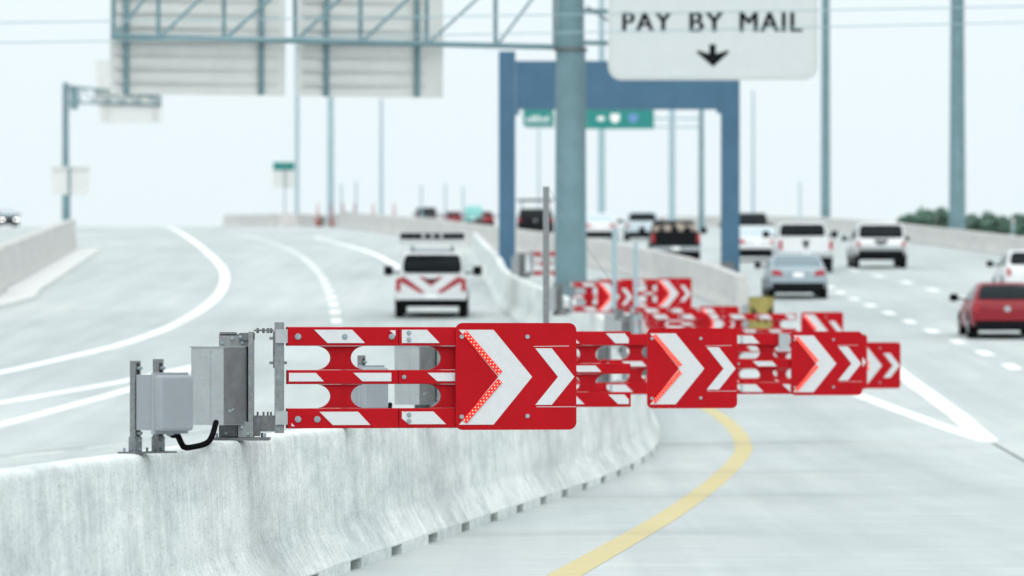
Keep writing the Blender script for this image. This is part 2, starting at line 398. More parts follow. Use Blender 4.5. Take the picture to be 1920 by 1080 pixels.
for q_ in spline([(x + 0.95, y, 0) for x, y in lft], 8): rr_.append([(q_.x - 0.62, q_.y, zr(q_.y) - 0.05), (q_.x - 0.62, q_.y, zr(q_.y) + 0.13), (q_.x + 0.35, q_.y, zr(q_.y) + 0.13), (q_.x + 0.40, q_.y, zr(q_.y) + 0.09), (q_.x + 0.40, q_.y, zr(q_.y) - 0.05)])
tag(kb.loft(rr_).build('kerb', mat('kerb_concrete', (0.62, 0.63, 0.62), 0.8, 0, 0.1, 2)), kind='structure')
rgt = [(24.0, 60), (23.2, 130), (22.3, 200), (21.0, 260), (20.3, 330), (17.5, 400), (12, 460)]
sweep('bridge_parapet', [(q.x, q.y) for q in spline([(x, y, 0) for x, y in rgt], 8)], 0.86, PARA, 'grey concrete parapet in front of the green shrubs', hw=0.30, tw=0.16, cat='wall')
dv = gp([(1392, 590), (1330, 560), (1235, 530), (1105, 498), (930, 468), (800, 446), (700, 433), (610, 425)]) + [(-17.6, 428), (-21.0, 446), (-25, 465)]
sweep('divider_barrier', [(q.x, q.y) for q in spline([(x, y, 0) for x, y in dv], 8)], 1.07, PARA, 'long pale divider barrier curving away under the blue frame', hw=0.30, tw=0.14)

# ------------------------------------------------------------------ swing gates
K = 1 / 286.0
def gate(px0, D, p0, label, rot=12, dz=0.0, detail=2, xscale=1.0, base_from_barrier=True, box_on_rail=False):
    x0 = (px0 - 960) * D / FPX; z0 = zr(D) + BH + dz
    g = thing('swing_gate', (x0, D, z0), label, 'gate', 'red swing gates along the barrier')
    rz = R(rot); ck = K / math.cos(rz)
    X = lambda px: (px - 538) * ck
    Z = lambda py: (825 - py) * K
    def pr(name, poly, y0, y1, m, par=g, smooth=None):
        return MB().prism([(X(a), Z(c)) for a, c in poly], y0, y1).build(name, m, par, smooth, rz if par == g else 0)
    nsec = max(2, int((p0 + 160) / 207)) if detail > 0 else max(1, int((p0 + 150) / 207))
    SEC = 207
    for k in range(nsec):
        o = 538 + k * SEC; e = o + SEC - 1.5
        for (ya, yb, dep, tp) in ((614, 647, 0.05, 2.5), (695, 719, 0.035, 0), (767, 802, 0.05, -2.5)):
            b = MB()
            pf = [(-dep, Z(yb)), (-dep, Z(ya)), (-dep * 0.75, Z(ya - 1.2)), (dep, Z(ya - 1.2)), (dep, Z(yb + 1.2)), (-dep * 0.75, Z(yb + 1.2))]
            b.loft([[(X(o), y, z) for y, z in pf], [(X(e), y, z) for y, z in pf]]); b.build('rail', RED, g, None, rz)
        # hourglass webs between the rails
        for (ya, yb) in ((648.5, 693.5), (720.5, 765.5)):
            cx = o + 100; hw_, rr = 18.5, (yb - ya) / 2; fl = rr * 1.25
            right = [(cx + hw_ + fl * (1 - math.cos(t)), (ya + yb) / 2 + rr * math.sin(t)) for t in [R(-80 + 160 * i / 10) for i in range(11)]]
            left = [(2 * cx - x, y) for x, y in right[::-1]]
            pr('web', right + left, -0.012, 0.02, REDD)
        if detail > 0:
            odd = k % 2
            S = []
            if not odd:
                S = [[(586, 618), (657, 618), (681, 643), (611, 643)], [(596, 772), (668, 772), (691, 797), (621, 797)],
                     [(540, 699), (590, 699), (605, 715), (540, 715)], [(660, 699), (731, 699), (731, 715), (677, 715)], [(727, 619), (738, 619), (738, 630)], [(544, 793), (544, 799), (550, 799)]]
            else:
                S = [[(543, 618), (590, 618), (614, 643), (543, 643)], [(543, 772), (602, 772), (626, 796), (556, 796), (543, 785)],
                     [(592, 699), (655, 699), (670, 715), (610, 715)], [(680, 618), (728, 618), (738, 631), (738, 643), (704, 643)], [(686, 772), (727, 772), (738, 784), (738, 796), (711, 796)]]
            for poly in S:
                dep = 0.036 if poly[0][1] in (699,) else 0.051
                pr('reflective_stripe', [(a + k * SEC, c) for a, c in poly], -dep - 0.003, -dep + 0.001, WHITE)
            bl = [(556, 631, 6), (643, 631, 5.5), (731, 631, 5.5), (556, 786, 6), (592, 786, 6)] if not odd else [(556, 624, 4.5), (556, 637, 4.5), (556, 778, 4.5), (556, 790, 4.5), (548, 707, 4)]
            for bxp, byp, br in bl:
                dep = 0.036 if byp == 707 else 0.052
                b = MB(); c = Vector((X(bxp + k * SEC), 0, Z(byp)))
                b.tube(c + Vector((0, -dep - 0.006, 0)), c + Vector((0, -dep + 0.002, 0)), br * K, n=14)
                b.tube(c + Vector((0, -dep - 0.014, 0)), c + Vector((0, -dep - 0.005, 0)), br * K * 0.55, n=6)
                b.build('bolt', BOLT, g, None, rz)
    if box_on_rail:
        b = MB().cbox(X(538 + p0 - 40), X(538 + p0 - 8), -0.10, -0.056, Z(662), Z(612), 0.006); b.build('junction_box', GALVL, g, None, rz)
    # end panel with chevrons
    q0 = p0 - 312
    fy = -0.075
    pan = pr('chevron_panel', [((a / K) + 538, 825 - c / K) for a, c in rrect((850 + q0 - 538) * K, (1078 + q0 - 538) * K, Z(807), Z(605), 14 * K, 6)], fy, fy + 0.022, RED, g, 40)
    def on(name, poly, dep, m): return pr(name, [(a + q0, c) for a, c in poly], fy - dep, fy - 0.0005, m, pan)
    on('large_chevron', [(856, 618), (921, 618), (994, 707), (921, 797), (856, 797), (930, 707)], 0.003, WHITE)
    on('small_chevron', [(1000, 653), (1031, 653), (1074, 707), (1031, 760), (1000, 760), (1043, 707)], 0.003, WHITE)
    if detail > 0:
        for sgn in (-1, 1):
            A = (866, 707 + sgn * 84); B = (933, 707 + sgn * 7); dx, dy = B[0] - A[0], B[1] - A[1]; l_ = math.hypot(dx, dy); nx, ny = -dy / l_, dx / l_
            on('led_strip', [(A[0] + nx * 5.2, A[1] + ny * 5.2), (B[0] + nx * 5.2, B[1] + ny * 5.2), (B[0] - nx * 5.2, B[1] - ny * 5.2), (A[0] - nx * 5.2, A[1] - ny * 5.2)], 0.010, LEDB)
            b = MB(); n_ = 13
            for row in (-1, 1):
                for i in range(n_):
                    t = (i + 0.5 + 0.25 * row) / n_; c = Vector((X(A[0] + dx * t + nx * row * 2.2 + q0), fy - 0.010, Z(A[1] + dy * t + ny * row * 2.2)))
                    b.tube(c, c + Vector((0, -0.004, 0)), 1.35 * K, 0.9 * K, n=8)
            b.build('led', LEDM, pan)
        for bxp, byp in ((861, 631), (985, 631), (861, 782), (985, 781)):
            b = MB(); c = Vector((X(bxp + q0), 0, Z(byp)))
            b.tube(c + Vector((0, fy - 0.008, 0)), c + Vector((0, fy + 0.001, 0)), 4.2 * K, n=12); b.build('bolt', BOLT, pan)
        if detail > 1:      # highlights on the folded back box seams, painted as white strips
            on('seam_highlight', [(997, 649), (1064, 648), (1064, 649), (997, 650)], 0.002, WHITE)
            on('seam_highlight', [(1002, 763.2), (1077, 763.2), (1077, 764.2), (1002, 764.2)], 0.002, WHITE)
    # hinge post
    def bt(name, x0_, x1_, y0, y1, ya, yb, m, c=0.004):
        return MB().cbox((x0_ - 538) * K, (x1_ - 538) * K, y0, y1, Z(yb), Z(ya), c).build(name, m, g)
    if detail > 0:
        bt('hinge_post', 515, 532.5, -0.03, 0.03, 604, 812, GALV)
        bt('hinge_block', 517, 540, -0.047, -0.0305, 617, 643, GALVL); bt('hinge_block', 517, 540, -0.047, -0.0305, 771, 796, GALVL)
        bt('hinge_bracket', 477, 514.8, -0.02, 0.03, 779, 809, GALVD)
        bt('tie_plate', 476, 513, -0.012, 0.02, 617.5, 621, GALVD)
        bt('stop_bar', 512, 515, -0.022, 0.008, 621, 690, GALVD)
        for bxp in (483, 494, 502, 508):
            b = MB(); xx = (bxp - 538) * K
            b.tube((xx, 0, Z(624.5)), (xx, 0, Z(615)), 2.6 * K, n=6); MB().tube((xx, 0, Z(782)), (xx, 0, Z(772)), 2.0 * K, n=6).build('bolt', GALVD, g)
            b.build('bolt', GALVD, g)
        for bxp, byp in ((508.5, 634), (508.5, 680), (534.5, 680), (485, 805)):
            xx = (bxp - 538) * K; MB().tube((xx - 3.5 * K, -0.005, Z(byp)), (xx + 3.5 * K, -0.005, Z(byp)), 2.8 * K, n=6).build('bolt', GALV, g)
        # operator tower on the barrier
        bt('base_plate', 402, 506, -0.12, 0.14, 820, 825.5, GALVD)
        bt('tower_channel', 410, 447, 0.02, 0.12, 626, 820, GALV); bt('tower_channel', 448, 466, 0.05, 0.11, 632, 820, GALVD)
        bt('tower_flange', 467, 475.5, -0.10, 0.10, 622, 820, GALV)
        bt('tower_cap', 412, 443, -0.03, 0.10, 622.5, 625.8, GALVD); bt('top_bracket', 411, 466.5, -0.05, 0.0195, 629, 650, GALV)
        bt('latch_block', 449, 478, -0.085, 0.02, 624, 637, GALVD, 0.006)
        bt('foot_box', 416, 446, -0.06, 0.0195, 796, 818, GALVD); bt('foot_gusset', 448, 476, -0.108, -0.02, 790, 819.5, GALV)
        bt('foot_gusset', 477, 488, -0.05, 0.03, 784, 818, GALVD)
        for bxp, byp, yy_ in ((418, 642, -0.055), (455, 642, -0.055), (452, 631, -0.09), (425, 812, -0.065), (455, 800, -0.112), (466, 812, -0.112), (436, 634, -0.055)):
            xx = (bxp - 538) * K; MB().tube((xx, yy_ - 0.008, Z(byp)), (xx, yy_ + 0.006, Z(byp)), 3.0 * K, n=6).build('bolt', BOLT, g)
        for bxp, yy_ in ((408, -0.10), (498, -0.09), (490, 0.1)):
            xx = (bxp - 538) * K; MB().tube((xx, yy_, Z(820)), (xx, yy_, Z(812)), 2.6 * K, n=6).build('bolt', BOLT, g)
        # operator cabinet, turned so two faces show
        cab = MB(); ang = R(32); M = Matrix.Rotation(ang, 3, 'Z'); cx = (411.5 - 538) * K; cy = -0.20; cw = 0.262; cd = 0.258
        # near corner at px 423
        cc = Vector(((423 - 538) * K, -0.30, 0))
        ex = M @ Vector((-1, 0, 0)); ey = M @ Vector((0, 1, 0))
        ex = Vector((-math.cos(ang), math.sin(ang), 0)); ey = Vector((math.sin(ang), math.cos(ang), 0))
        W1 = 63 * K / math.cos(ang); W2 = 40 * K / math.sin(ang); ch = 0.006
        def ringz(z, ins=0):
            pts = []
            for a, c in ((ch, 0), (W1 - ch, 0), (W1, ch), (W1, W2 - ch), (W1 - ch, W2), (ch, W2), (0, W2 - ch), (0, ch)):
                q = cc + ex * a + ey * c; pts.append((q.x, q.y, z))
            return pts
        cab.loft([ringz(Z(796)), ringz(Z(651))]); co = cab.build('cabinet', GALVL, g)
        lid = MB(); lid.loft([[tuple(cc + ex * (a) + ey * c + Vector((0, 0, z))) for a, c in ((-0.006, -0.006), (W1 + 0.006, -0.006), (W1 + 0.006, W2), (-0.006, W2))] for z in (Z(651) + 0.0005, Z(649.2))]); lid.build('cabinet_lid', GALVL, co)
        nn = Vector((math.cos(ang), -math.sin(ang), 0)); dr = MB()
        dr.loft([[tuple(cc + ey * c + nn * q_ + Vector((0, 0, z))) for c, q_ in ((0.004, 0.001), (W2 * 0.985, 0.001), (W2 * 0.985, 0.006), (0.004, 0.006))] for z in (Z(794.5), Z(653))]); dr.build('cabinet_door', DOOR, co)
        fo = MB(); q = cc + ex * (W1 * 0.38)
        n_ = Vector((-math.sin(ang), -math.cos(ang), 0))
        for off in (0.0,):
            a = q + ex * off; fo.add([tuple(a + n_ * 0.002 + Vector((0, 0, Z(655)))), tuple(a + n_ * 0.002 + Vector((0, 0, Z(793)))), tuple(a + ex * 0.005 + n_ * 0.002 + Vector((0, 0, Z(793)))), tuple(a + ex * 0.005 + n_ * 0.002 + Vector((0, 0, Z(655))))], [(0, 1, 2, 3)])
        fo.build('cabinet_seam', GALVL, co)
        kk = cc + ey * (W2 * 0.22); nn = Vector((math.cos(ang), -math.sin(ang), 0))
        lk = MB(); lk.tube(kk + nn * 0.001 + Vector((0, 0, Z(770))), kk + nn * 0.012 + Vector((0, 0, Z(770))), 0.014, n=12)
        lk.tube(kk + nn * 0.012 + Vector((0, 0, Z(770))), kk + nn * 0.02 + ey * 0.035 + Vector((0, 0, Z(766))), 0.004, n=8); lk.build('lock', BOLT, co)
    return g
gate(538, 35.0, 312, 'shortest red gate with lit chevrons, hinged beside the box with hanging conduit', detail=2)
gate(873, 46.7, 453, 'red chevron gate between the shortest gate and the one with grey junction box')
gate(1009, 58.4, 796, 'red chevron gate with small grey junction box on its top rail', box_on_rail=True)
gate(1178, 68.0, 650, 'red gate showing only a panel corner behind the junction box gate', detail=1, dz=-0.04)
gate(1246, 80.0, 808, 'blurred red gate with the arm reaching farthest over the road, panel tilted', rot=24, dz=-0.27, detail=1)
gate(1205, 100.0, 850, 'out-of-focus red and white gate in front of the yellow crash cushion', detail=1, dz=-0.17, rot=5)
gate(1130, 122.0, 353, 'out-of-focus short red gate against the divider barrier', detail=1, dz=-0.10, rot=5)
gate(1075, 118.0, 150, 'out-of-focus red gate whose panel stands between the two slender pale posts', detail=1, dz=-0.05, rot=5)
gate(1190, 107.0, 370, 'out-of-focus red gate whose panel ends before the yellow crash cushion', detail=1, dz=-0.25, rot=5)
gate(1000, 150.0, 190, 'far red gate half hidden by the round steel column', detail=1, dz=-0.1, rot=5)

# ------------------------------------------------------------------ control enclosures on two posts
def enclosure(D, pxa, label, s_ref=326.0):
    x0 = (pxa - 960) * D / FPX; z0 = zr(D) + BH
    e = thing('control_enclosure', (x0, D, z0), label, 'control box', 'control boxes on the barrier')
    k = 1 / s_ref; th = R(50)
    a = Vector((math.cos(th), math.sin(th), 0)); n_ = Vector((math.sin(th), -math.cos(th), 0))     # along the lid, out of the lid
    Z = lambda py: (850 - py) * k
    M = Matrix(((a.x, n_.x, 0), (a.y, n_.y, 0), (0, 0, 1)))
    def blk(name, a0, a1, n0, n1, z0_, z1_, m, c=0.004, par=e, sm=None):
        b = MB(); poly = rrect(a0, a1, n0, n1, c, 4)
        b.loft([[tuple(a * u + n_ * v + Vector((0, 0, z))) for u, v in poly] for z in (z0_, z1_)]); return b.build(name, m, par, sm)
    sep = 0.19
    for i in range(2):
        u = i * sep
        blk('post', u - 0.026, u + 0.026, -0.026, 0.015, 0.006, Z(676 - i * 3), GALV, 0.003)
        blk('slot_channel', u - 0.012, u + 0.012, 0.0155, 0.0165, 0.1, Z(680), DARK, 0.0004)
        blk('sleeve', u - 0.031, u + 0.031, -0.031, 0.020, 0.006, Z(819), GALV, 0.003)
        blk('base_plate', u - 0.085, u + 0.085, -0.07, 0.07, 0.0, 0.010, GALVD, 0.01)
        for zz in (Z(842), Z(826)):
            c = a * (u + 0.0) + Vector((0, 0, zz)); b = MB().tube(c + n_ * 0.018, c + n_ * 0.034, 0.009, n=6)
            c2 = c - n_ * 0.008; b.tube(c2 - a * 0.036, c2 - a * 0.028, 0.007, n=6); b.build('bolt', BOLT, e)
        for zz in (Z(690), Z(812)):
            c = a * u + Vector((0, 0, zz)); MB().tube(c + n_ * 0.015, c + n_ * 0.045, 0.010, n=6).build('clamp_bolt', BOLT, e)
        for s_ in (-1, 1):
            c = a * (u + s_ * 0.062) - n_ * 0.035; MB().tube(c + Vector((0, 0, 0.009)), c + Vector((0, 0, 0.032)), 0.008, n=6).build('anchor_bolt', BOLT, e)
    bo = blk('box_body', -0.035, sep + 0.035, 0.03, 0.165, Z(806), Z(702), ENC, 0.012, sm=30)
    blk('flange', -0.052, sep + 0.052, 0.1655, 0.19, Z(813), Z(698), ENC, 0.010, sm=30)
    b = MB(); rs = []
    for dn, ins in ((0.1905, 0.008), (0.228, 0.012), (0.238, 0.017), (0.242, 0.028)):
        poly = rrect(-0.052 + ins, sep + 0.052 - ins, Z(811) + ins, Z(700) - ins, 0.014, 4)
        rs.append([tuple(a * u + n_ * dn + Vector((0, 0, z))) for u, z in poly])
    b.loft(rs); b.build('lid', ENC, e, 14)
    # black conduit hanging to the operator cabinet
    pts = []
    for px, py, dd in ((319, 812, 0.10), (324, 815.5, 0.14), (333, 817, 0.3), (339, 829, 0.6), (346, 838.5, 0.9), (362, 838, 1.4), (386, 831.5, 2.2), (397, 819, 3.0), (405, 792, 3.6)):
        q = P(px, py, 30.7 + dd) - Vector(((255 - 960) * 30.7 / FPX, 30.7, BH)); pts.append(q)
    b = MB(); b.path([tuple(q) for q in spline(pts, 6)], 0.0185, 10); b.build('conduit', BLK, e, 50)
    gl = MB(); gl.tube(pts[0] - Vector((0.012, 0.02, -0.002)), pts[0] + Vector((0.01, 0.01, 0)), 0.018, n=10); gl.build('conduit_fitting', BOLT, e)
    return e
enclosure(30.7, 255, 'pale grey control box on two steel posts, black conduit hanging in front')
enclosure(41.0, 648, 'pale grey control box seen through the openings of a red gate')

# slim steel post with a cable, standing on the barrier
D = 60.0; pb = Vector((bx_at(D) + 0.05, D, BH + zr(D)))
pst = thing('steel_post', (0.384, D, BH + zr(D)), 'slim galvanised square post standing on the barrier beside the round column', 'post')
MB().cbox(-0.036, 0.036, -0.036, 0.036, 0, 2.40, 0.004).build('shaft', GALV, pst)
MB().bx(-0.09, 0.09, -0.09, 0.09, 0.0, 0.012).build('base_plate', GALVD, pst)
c0 = Vector((0.04, 0, 2.36)); pts = []
e_ = P(1420, 660, 92) - Vector(pst.location)
for i in range(21):
    t = i / 20; q = c0.lerp(e_, t); q.z -= 0.9 * math.sin(math.pi * t) * (1 - 0.2 * t); pts.append(q)
MB().path(pts, 0.0028, 6).build('cable', GALVD, pst, 60)
for px, D, yt, r_, nm in ((1152, 118, 428, 0.05, 'taller pale slender steel post behind the gates'), (1192, 112, 455, 0.04, 'shorter pale slender steel post behind the gates')):
    pz = thing('steel_post', ((px - 960) * D / FPX, D, zr(D)), nm, 'post', 'slender posts behind the gates')
    MB().tube((0, 0, 0), (0, 0, P(px, yt, D).z - zr(D)), r_, n=10).build('shaft', POLEP, pz, 50)
    MB().bx(-0.12, 0.12, -0.12, 0.12, 0, 0.02).build('base_plate', POLEP, pz)

# crash cushion at the divider nose
D = 131.0; xx = (1428 - 960) * D / FPX
cc = thing('crash_cushion', (xx, D, zr(D)), 'olive yellow crash cushion nose at the divider barrier end', 'crash cushion')
b = MB(); rs = []
for y in [0, 0.2]:
    pass
poly = [(-0.3 * math.cos(R(t)) , -0.25 * math.sin(R(t))) for t in range(0, 181, 20)] + [(0.3, 0.6), (-0.3, 0.6)]
b.loft([[(x, y, z) for x, y in poly] for z in (0.18, 1.02)]); b.build('nose', OLIVE, cc, 30)
for k in range(4): MB().bx(-0.32, 0.32, 0.62 + k * 0.9, 1.46 + k * 0.9, 0.16, 0.85).build('bay', GALVL, cc)
MB().bx(-0.22, 0.22, -0.1, 4.2, 0, 0.16).build('base_rail', GALVD, cc)
for s_ in (-1, 1): MB().prism([(s_ * 0.05, 0.35), (s_ * 0.26, 0.62), (s_ * 0.26, 0.80), (s_ * 0.05, 0.53)], -0.262, -0.240).build('black_stripe', SBLACK, cc)

# ------------------------------------------------------------------ big round column with truss and signs
D = 140.0; S = FPX / D
col = thing('sign_gantry', (P(1070, 600, D).x, D, zr(D)), 'round grey-green steel column carrying a truss with sign backs', 'gantry')
base = Vector(col.location)
def L(px, py, dd=D): return P(px, py, dd) - base
MB().tube((0, 0, 0.3), L(1070, 90), 0.425, 0.39, n=28).build('column', POLE, col, 50)
MB().tube(L(1070, 96), L(1070, 90), 0.44, n=28).build('collar', GALVD, col, 50)
MB().tube(L(1070, 90), L(1070, -90), 0.36, 0.34, n=28).build('column', POLE, col, 50)
MB().tube((0, 0, -0.05), (0, 0, 0.3), 0.62, n=28).build('footing', PARA, col, 50)
DL = 134.8
def T(x, y, dd=0.0):
    "truss plane: nearer on the left"
    t = (x - 210) / (1040 - 210); return P(x, y, DL + (D - DL) * t + dd) - base
def ch(y, x): return y + 20 * (x - 210) / (1040 - 210)
for dd in (0.0, 1.3):
    MB().tube(T(210, 68, dd), T(1070, 68 + 20.7, dd), 0.075, n=10).build('chord', POLE, col, 50)
    MB().tube(T(210, -80, dd), T(1070, -59, dd), 0.075, n=10).build('chord', POLE, col, 50)
xs = [213, 297, 420, 553, 676, 800, 929, 1040]
for i, x in enumerate(xs):
    MB().tube(T(x, ch(68, x)), T(x, ch(-80, x)), 0.055, n=8).build('vertical', POLE, col, 50)
    MB().tube(T(x, ch(68, x)), T(x, ch(68, x), 1.3), 0.04, n=8).build('cross_strut', POLE, col, 50)
    if i < len(xs) - 1:
        a = x + 4; e2 = xs[i + 1]
        MB().tube(T(a, ch(66, a)), T(e2 + 30, ch(-78, e2)) if i < 6 else T(e2, ch(-78, e2)), 0.045 if i < 5 else 0.035, n=8).build('diagonal', POLE, col, 50)
MB().tube(L(1100, 12), L(1142, 40), 0.03, n=8).build('brace', GALVD, col); MB().tube(L(1070, 80), L(1190, 81), 0.06, n=8).build('chord', POLE, col, 50)
MB().tube(L(1070, 20), L(1190, 21), 0.05, n=8).build('chord', POLE, col, 50)
def sign_back(x0, x1, yb, dd, hang, label):
    g = thing('overhead_sign', base + T((x0 + x1) / 2, ch(yb, x0) - 3, dd), label, 'sign', 'overhead sign backs on the truss')
    gb = Vector(g.location); f = lambda x, y, q=0: base + T(x, y, dd + q) - gb
    b = MB(); q = 0.05
    b.add([f(x0, yb), f(x1, yb + 4), f(x1, -120), f(x0, -120), f(x0, yb, q), f(x1, yb + 4, q), f(x1, -120, q), f(x0, -120, q)], [(0, 1, 2, 3), (7, 6, 5, 4), (0, 4, 5, 1), (1, 5, 6, 2), (2, 6, 7, 3), (3, 7, 4, 0)])
    b.build('panel', SIGNB, g)
    y = yb - 22
    while y > -60:
        MB().box(f((x0 + x1) / 2, y + 2, -0.03), ((x1 - x0) / S * 0.99, 0.04, 0.07), Matrix.Rotation(R(26), 3, 'Z')).build('stiffener', RIB, g); y -= 26
    for x in hang: MB().tube(f(x, yb + 1, -0.10), f(x, -110, -0.10), 0.075, n=6).build('hanger_beam', POLE, g)
AZ = math.atan2(D - DL, (1040 - 210) / S)
sign_back(206, 535, 176, 1.55, (237, 490), 'pale ribbed sign back on the truss, end nearest the cantilever')
sign_back(556, 831, 180, 1.55, (612, 782), 'pale ribbed sign back on the truss, beside the bare truss bays')

# pay by mail sign
DS = 138.5; s_ = FPX / DS
pm = thing('toll_sign', P(1337, 150, DS), 'white overhead sign reading PAY BY MAIL with black arrow', 'sign')
def sx(px): return (px - 1337) / s_
def sz(py): return (150 - py) / s_
MB().prism(rrect(sx(1140), sx(1534), sz(150), sz(-130), 0.36, 8), 0, 0.06).build('panel', SIGNW, pm, 40)
o_ = rrect(sx(1143), sx(1531), sz(147), sz(-127), 0.33, 8); i_ = rrect(sx(1147), sx(1527), sz(143), sz(-123), 0.29, 8)
b = MB(); n = len(o_); b.v = [(x, -0.006, z) for x, z in o_] + [(x, -0.006, z) for x, z in i_]; b.f = [(i, (i + 1) % n, n + (i + 1) % n, n + i) for i in range(n)]
b.build('border', RIB, pm)
def text_mesh(body, width, height, m, parent, name, x, z, y=-0.008, bold=0.012, gapx=1.0):
    cu = bpy.data.curves.new(name, 'FONT'); cu.body = body; cu.size = 1;  cu.extrude = 0.002; cu.space_character = gapx
    t = bpy.data.objects.new(name, cu); COL.objects.link(t); bpy.context.view_layer.update()
    dg = bpy.context.evaluated_depsgraph_get(); me = bpy.data.meshes.new_from_object(t.evaluated_get(dg)); bpy.data.objects.remove(t)
    xs = [v.co.x for v in me.vertices]; ys = [v.co.y for v in me.vertices]; x0, x1, y0, y1 = min(xs), max(xs), min(ys), max(ys)
    for v in me.vertices:
        a, c, q = v.co; v.co = (x + ((a - x0) / (x1 - x0) - 0.5) * width, y - q, z + (c - y0) / (y1 - y0) * height)
    vv = [tuple(v.co) for v in me.vertices]; ff = [tuple(p.vertices) for p in me.polygons]; b = MB(); me_name = name
    for k, dx_ in enumerate((-bold, 0, bold)): b.add([(a + dx_, c - 0.0015 * k, q) for a, c, q in vv], ff)
    me.clear_geometry(); me.from_pydata(b.v, [], b.f)
    me.materials.clear(); me.materials.append(m); o = bpy.data.objects.new(name, me); ln(o, parent); return o
for wd, xa, xb in (('PAY', 1168, 1258), ('BY', 1294, 1355), ('MAIL', 1388, 1503)):
    text_mesh(wd, sx(xb) - sx(xa), 36 / s_, SBLACK, pm, 'lettering', sx((xa + xb) / 2), sz(59), bold=0.022, gapx=1.15)
MB().prism([(sx(a), sz(c)) for a, c in ((1330, 83), (1342, 83), (1342, 101), (1366, 94), (1366, 99), (1337, 125), (1307, 99), (1307, 94), (1330, 101))], -0.010, -0.002).build('arrow', SBLACK, pm)
for px in (1190, 1480): MB().bx(sx(px) - 0.06, sx(px) + 0.06, 0.062, 0.2, sz(140), sz(-128)).build('hanger_beam', POLE, pm)

# ------------------------------------------------------------------ blue portal frame
D = 174.0; s_ = FPX / D
pf = thing('toll_portal', (P(1160, 500, D).x, D, zr(D)), 'blue steel portal frame with deep box beam over the lanes', 'gantry')
b0 = Vector(pf.location); q = lambda px, py: P(px, py, D) - b0
for (x0, x1, yt, yb) in ((935, 966, 97, 536), (1352, 1386, 110, 540)):
    a, c = q(x0, yt), q(x1, yb)
    MB().cbox(a.x, c.x, -0.3, 0.3, c.z - 0.3, a.z, 0.02).build('leg', BLUE, pf)
    MB().bx(c.x - 0.06, c.x + 0.004, -0.315, 0.315, c.z - 0.29, a.z - 0.01).build('leg_flange', BLUE, pf)
    m_ = (a.x + c.x) / 2
    MB().bx(m_ - 0.42, m_ + 0.42, -0.42, 0.42, zr(D) - b0.z - 0.1, c.z - 0.3).build('footing', PARA, pf)
a, c = q(966.5, 115), q(1351.5, 205); MB().bx(a.x, c.x, -0.28, 0.28, c.z, a.z).build('box_beam', BLUE, pf)
MB().bx(a.x, a.x + 0.12, -0.30, -0.282, c.z - 0.2, a.z).build('splice_plate', BLUE, pf); MB().bx(c.x - 0.15, c.x, -0.30, -0.282, c.z - 0.15, a.z).build('splice_plate', BLUE, pf)
a, c = q(1350, 492), q(1376, 536); MB().cbox(a.x, c.x, -0.52, -0.302, c.z, a.z, 0.02).build('switch_box', GALVD, pf)

# far green signs on their own post
D = 330.0; s_ = FPX / D
gsn = thing('guide_sign', (P(1315, 440, D).x, D, zr(D)), 'teal green overhead guide signs hung on a far grey post', 'sign')
b0 = Vector(gsn.location); q = lambda px, py: P(px, py, D) - b0
MB().tube((0, 0, 0), q(1315, 190), 0.18, 0.15, n=12).build('post', POLE, gsn, 50)
MB().tube(q(1315, 222), q(985, 222), 0.06, n=8).build('arm', POLEP, gsn); MB().tube(q(1315, 238), q(985, 238), 0.05, n=8).build('arm', POLEP, gsn)
for x0, x1, yb in ((981, 1038, 236), (1098, 1226, 242)):
    a, c = q(x0, yb), q(x1, 180); pn = MB().bx(a.x, c.x, -0.25, -0.15, a.z, c.z).build('panel', GREEN, gsn)
a = q(988, 229)
for k in range(8):
    x = a.x + k * 0.18 + random.uniform(-.03, .03); h_ = random.choice((0.28, 0.28, 0.4)); MB().bx(x, x + 0.09, -0.262, -0.251, a.z, a.z + h_).build('lettering', PAINTW, gsn)
for px, m_ in ((1153, PAINTW), (1187, mat('shield_blue', (0.12, 0.25, 0.5), 0.5, 0, 0))):
    a = q(px, 222); MB().prism([(a.x + x, a.z + z) for x, z in ((0, -0.33), (0.26, -0.12), (0.3, 0.15), (0.2, 0.3), (0, 0.24), (-0.2, 0.3), (-0.3, 0.15), (-0.26, -0.12))], -0.262, -0.251).build('route_shield', m_, gsn)
MB().bx(q(1120, 226).x, q(1133, 226).x, -0.262, -0.251, q(1, 226).z, q(1, 219).z).build('lettering', PAINTW, gsn)

# ------------------------------------------------------------------ masts and poles
def mast(px, w_top, w_bot, D, m, label, ytop=-200, plate=True, grp='lighting masts beside the road', cat='mast', head=True):
    x = (px - 960) * D / FPX; k = D / FPX
    o = thing('light_mast', (x, D, zr(D)), label, cat, grp)
    top = P(px, ytop, D).z - zr(D)
    MB().tube((0, 0, 0), (0, 0, top), w_bot / 2 * k, w_top / 2 * k, n=14).build('shaft', m, o, 50)
    MB().tube((0, 0, 0), (0, 0, 0.15), w_bot * 0.8 * k, n=14).build('footing', PARA, o, 50)
    if head:
        r_ = w_top * k * 1.5
        for i in range(3):
            an = i * 2.094; MB().bx(r_ * math.cos(an) * 3 - 0.25, r_ * math.cos(an) * 3 + 0.25, r_ * math.sin(an) * 3 - 0.2, r_ * math.sin(an) * 3 + 0.2, top - 0.25, top).build('luminaire', POLEP, o)
        MB().tube((0, 0, top - 0.1), (0, 0, top + 0.05), r_ * 3, n=16).build('lowering_ring', POLEP, o)
    return o
mast(1795, 22, 32, 262, POLE, 'thick grey-green steel mast rising behind the parapet and shrubs')
mast(1548, 13, 18, 370, POLE, 'tall grey-green mast rising behind the white pickup with black rear window')
mast(1260, 8, 12, 420, POLEP, 'slender pale mast standing behind the black truck load')
mast(1128, 8, 14, 430, POLEP, 'slender pale mast beside the round steel column')
mast(620, 8, 13, 425, POLEP, 'pale mast standing among the cones')
mast(557, 9, 7, 436, POLEP, 'very slim pale mast beside the small green-topped sign', head=False)
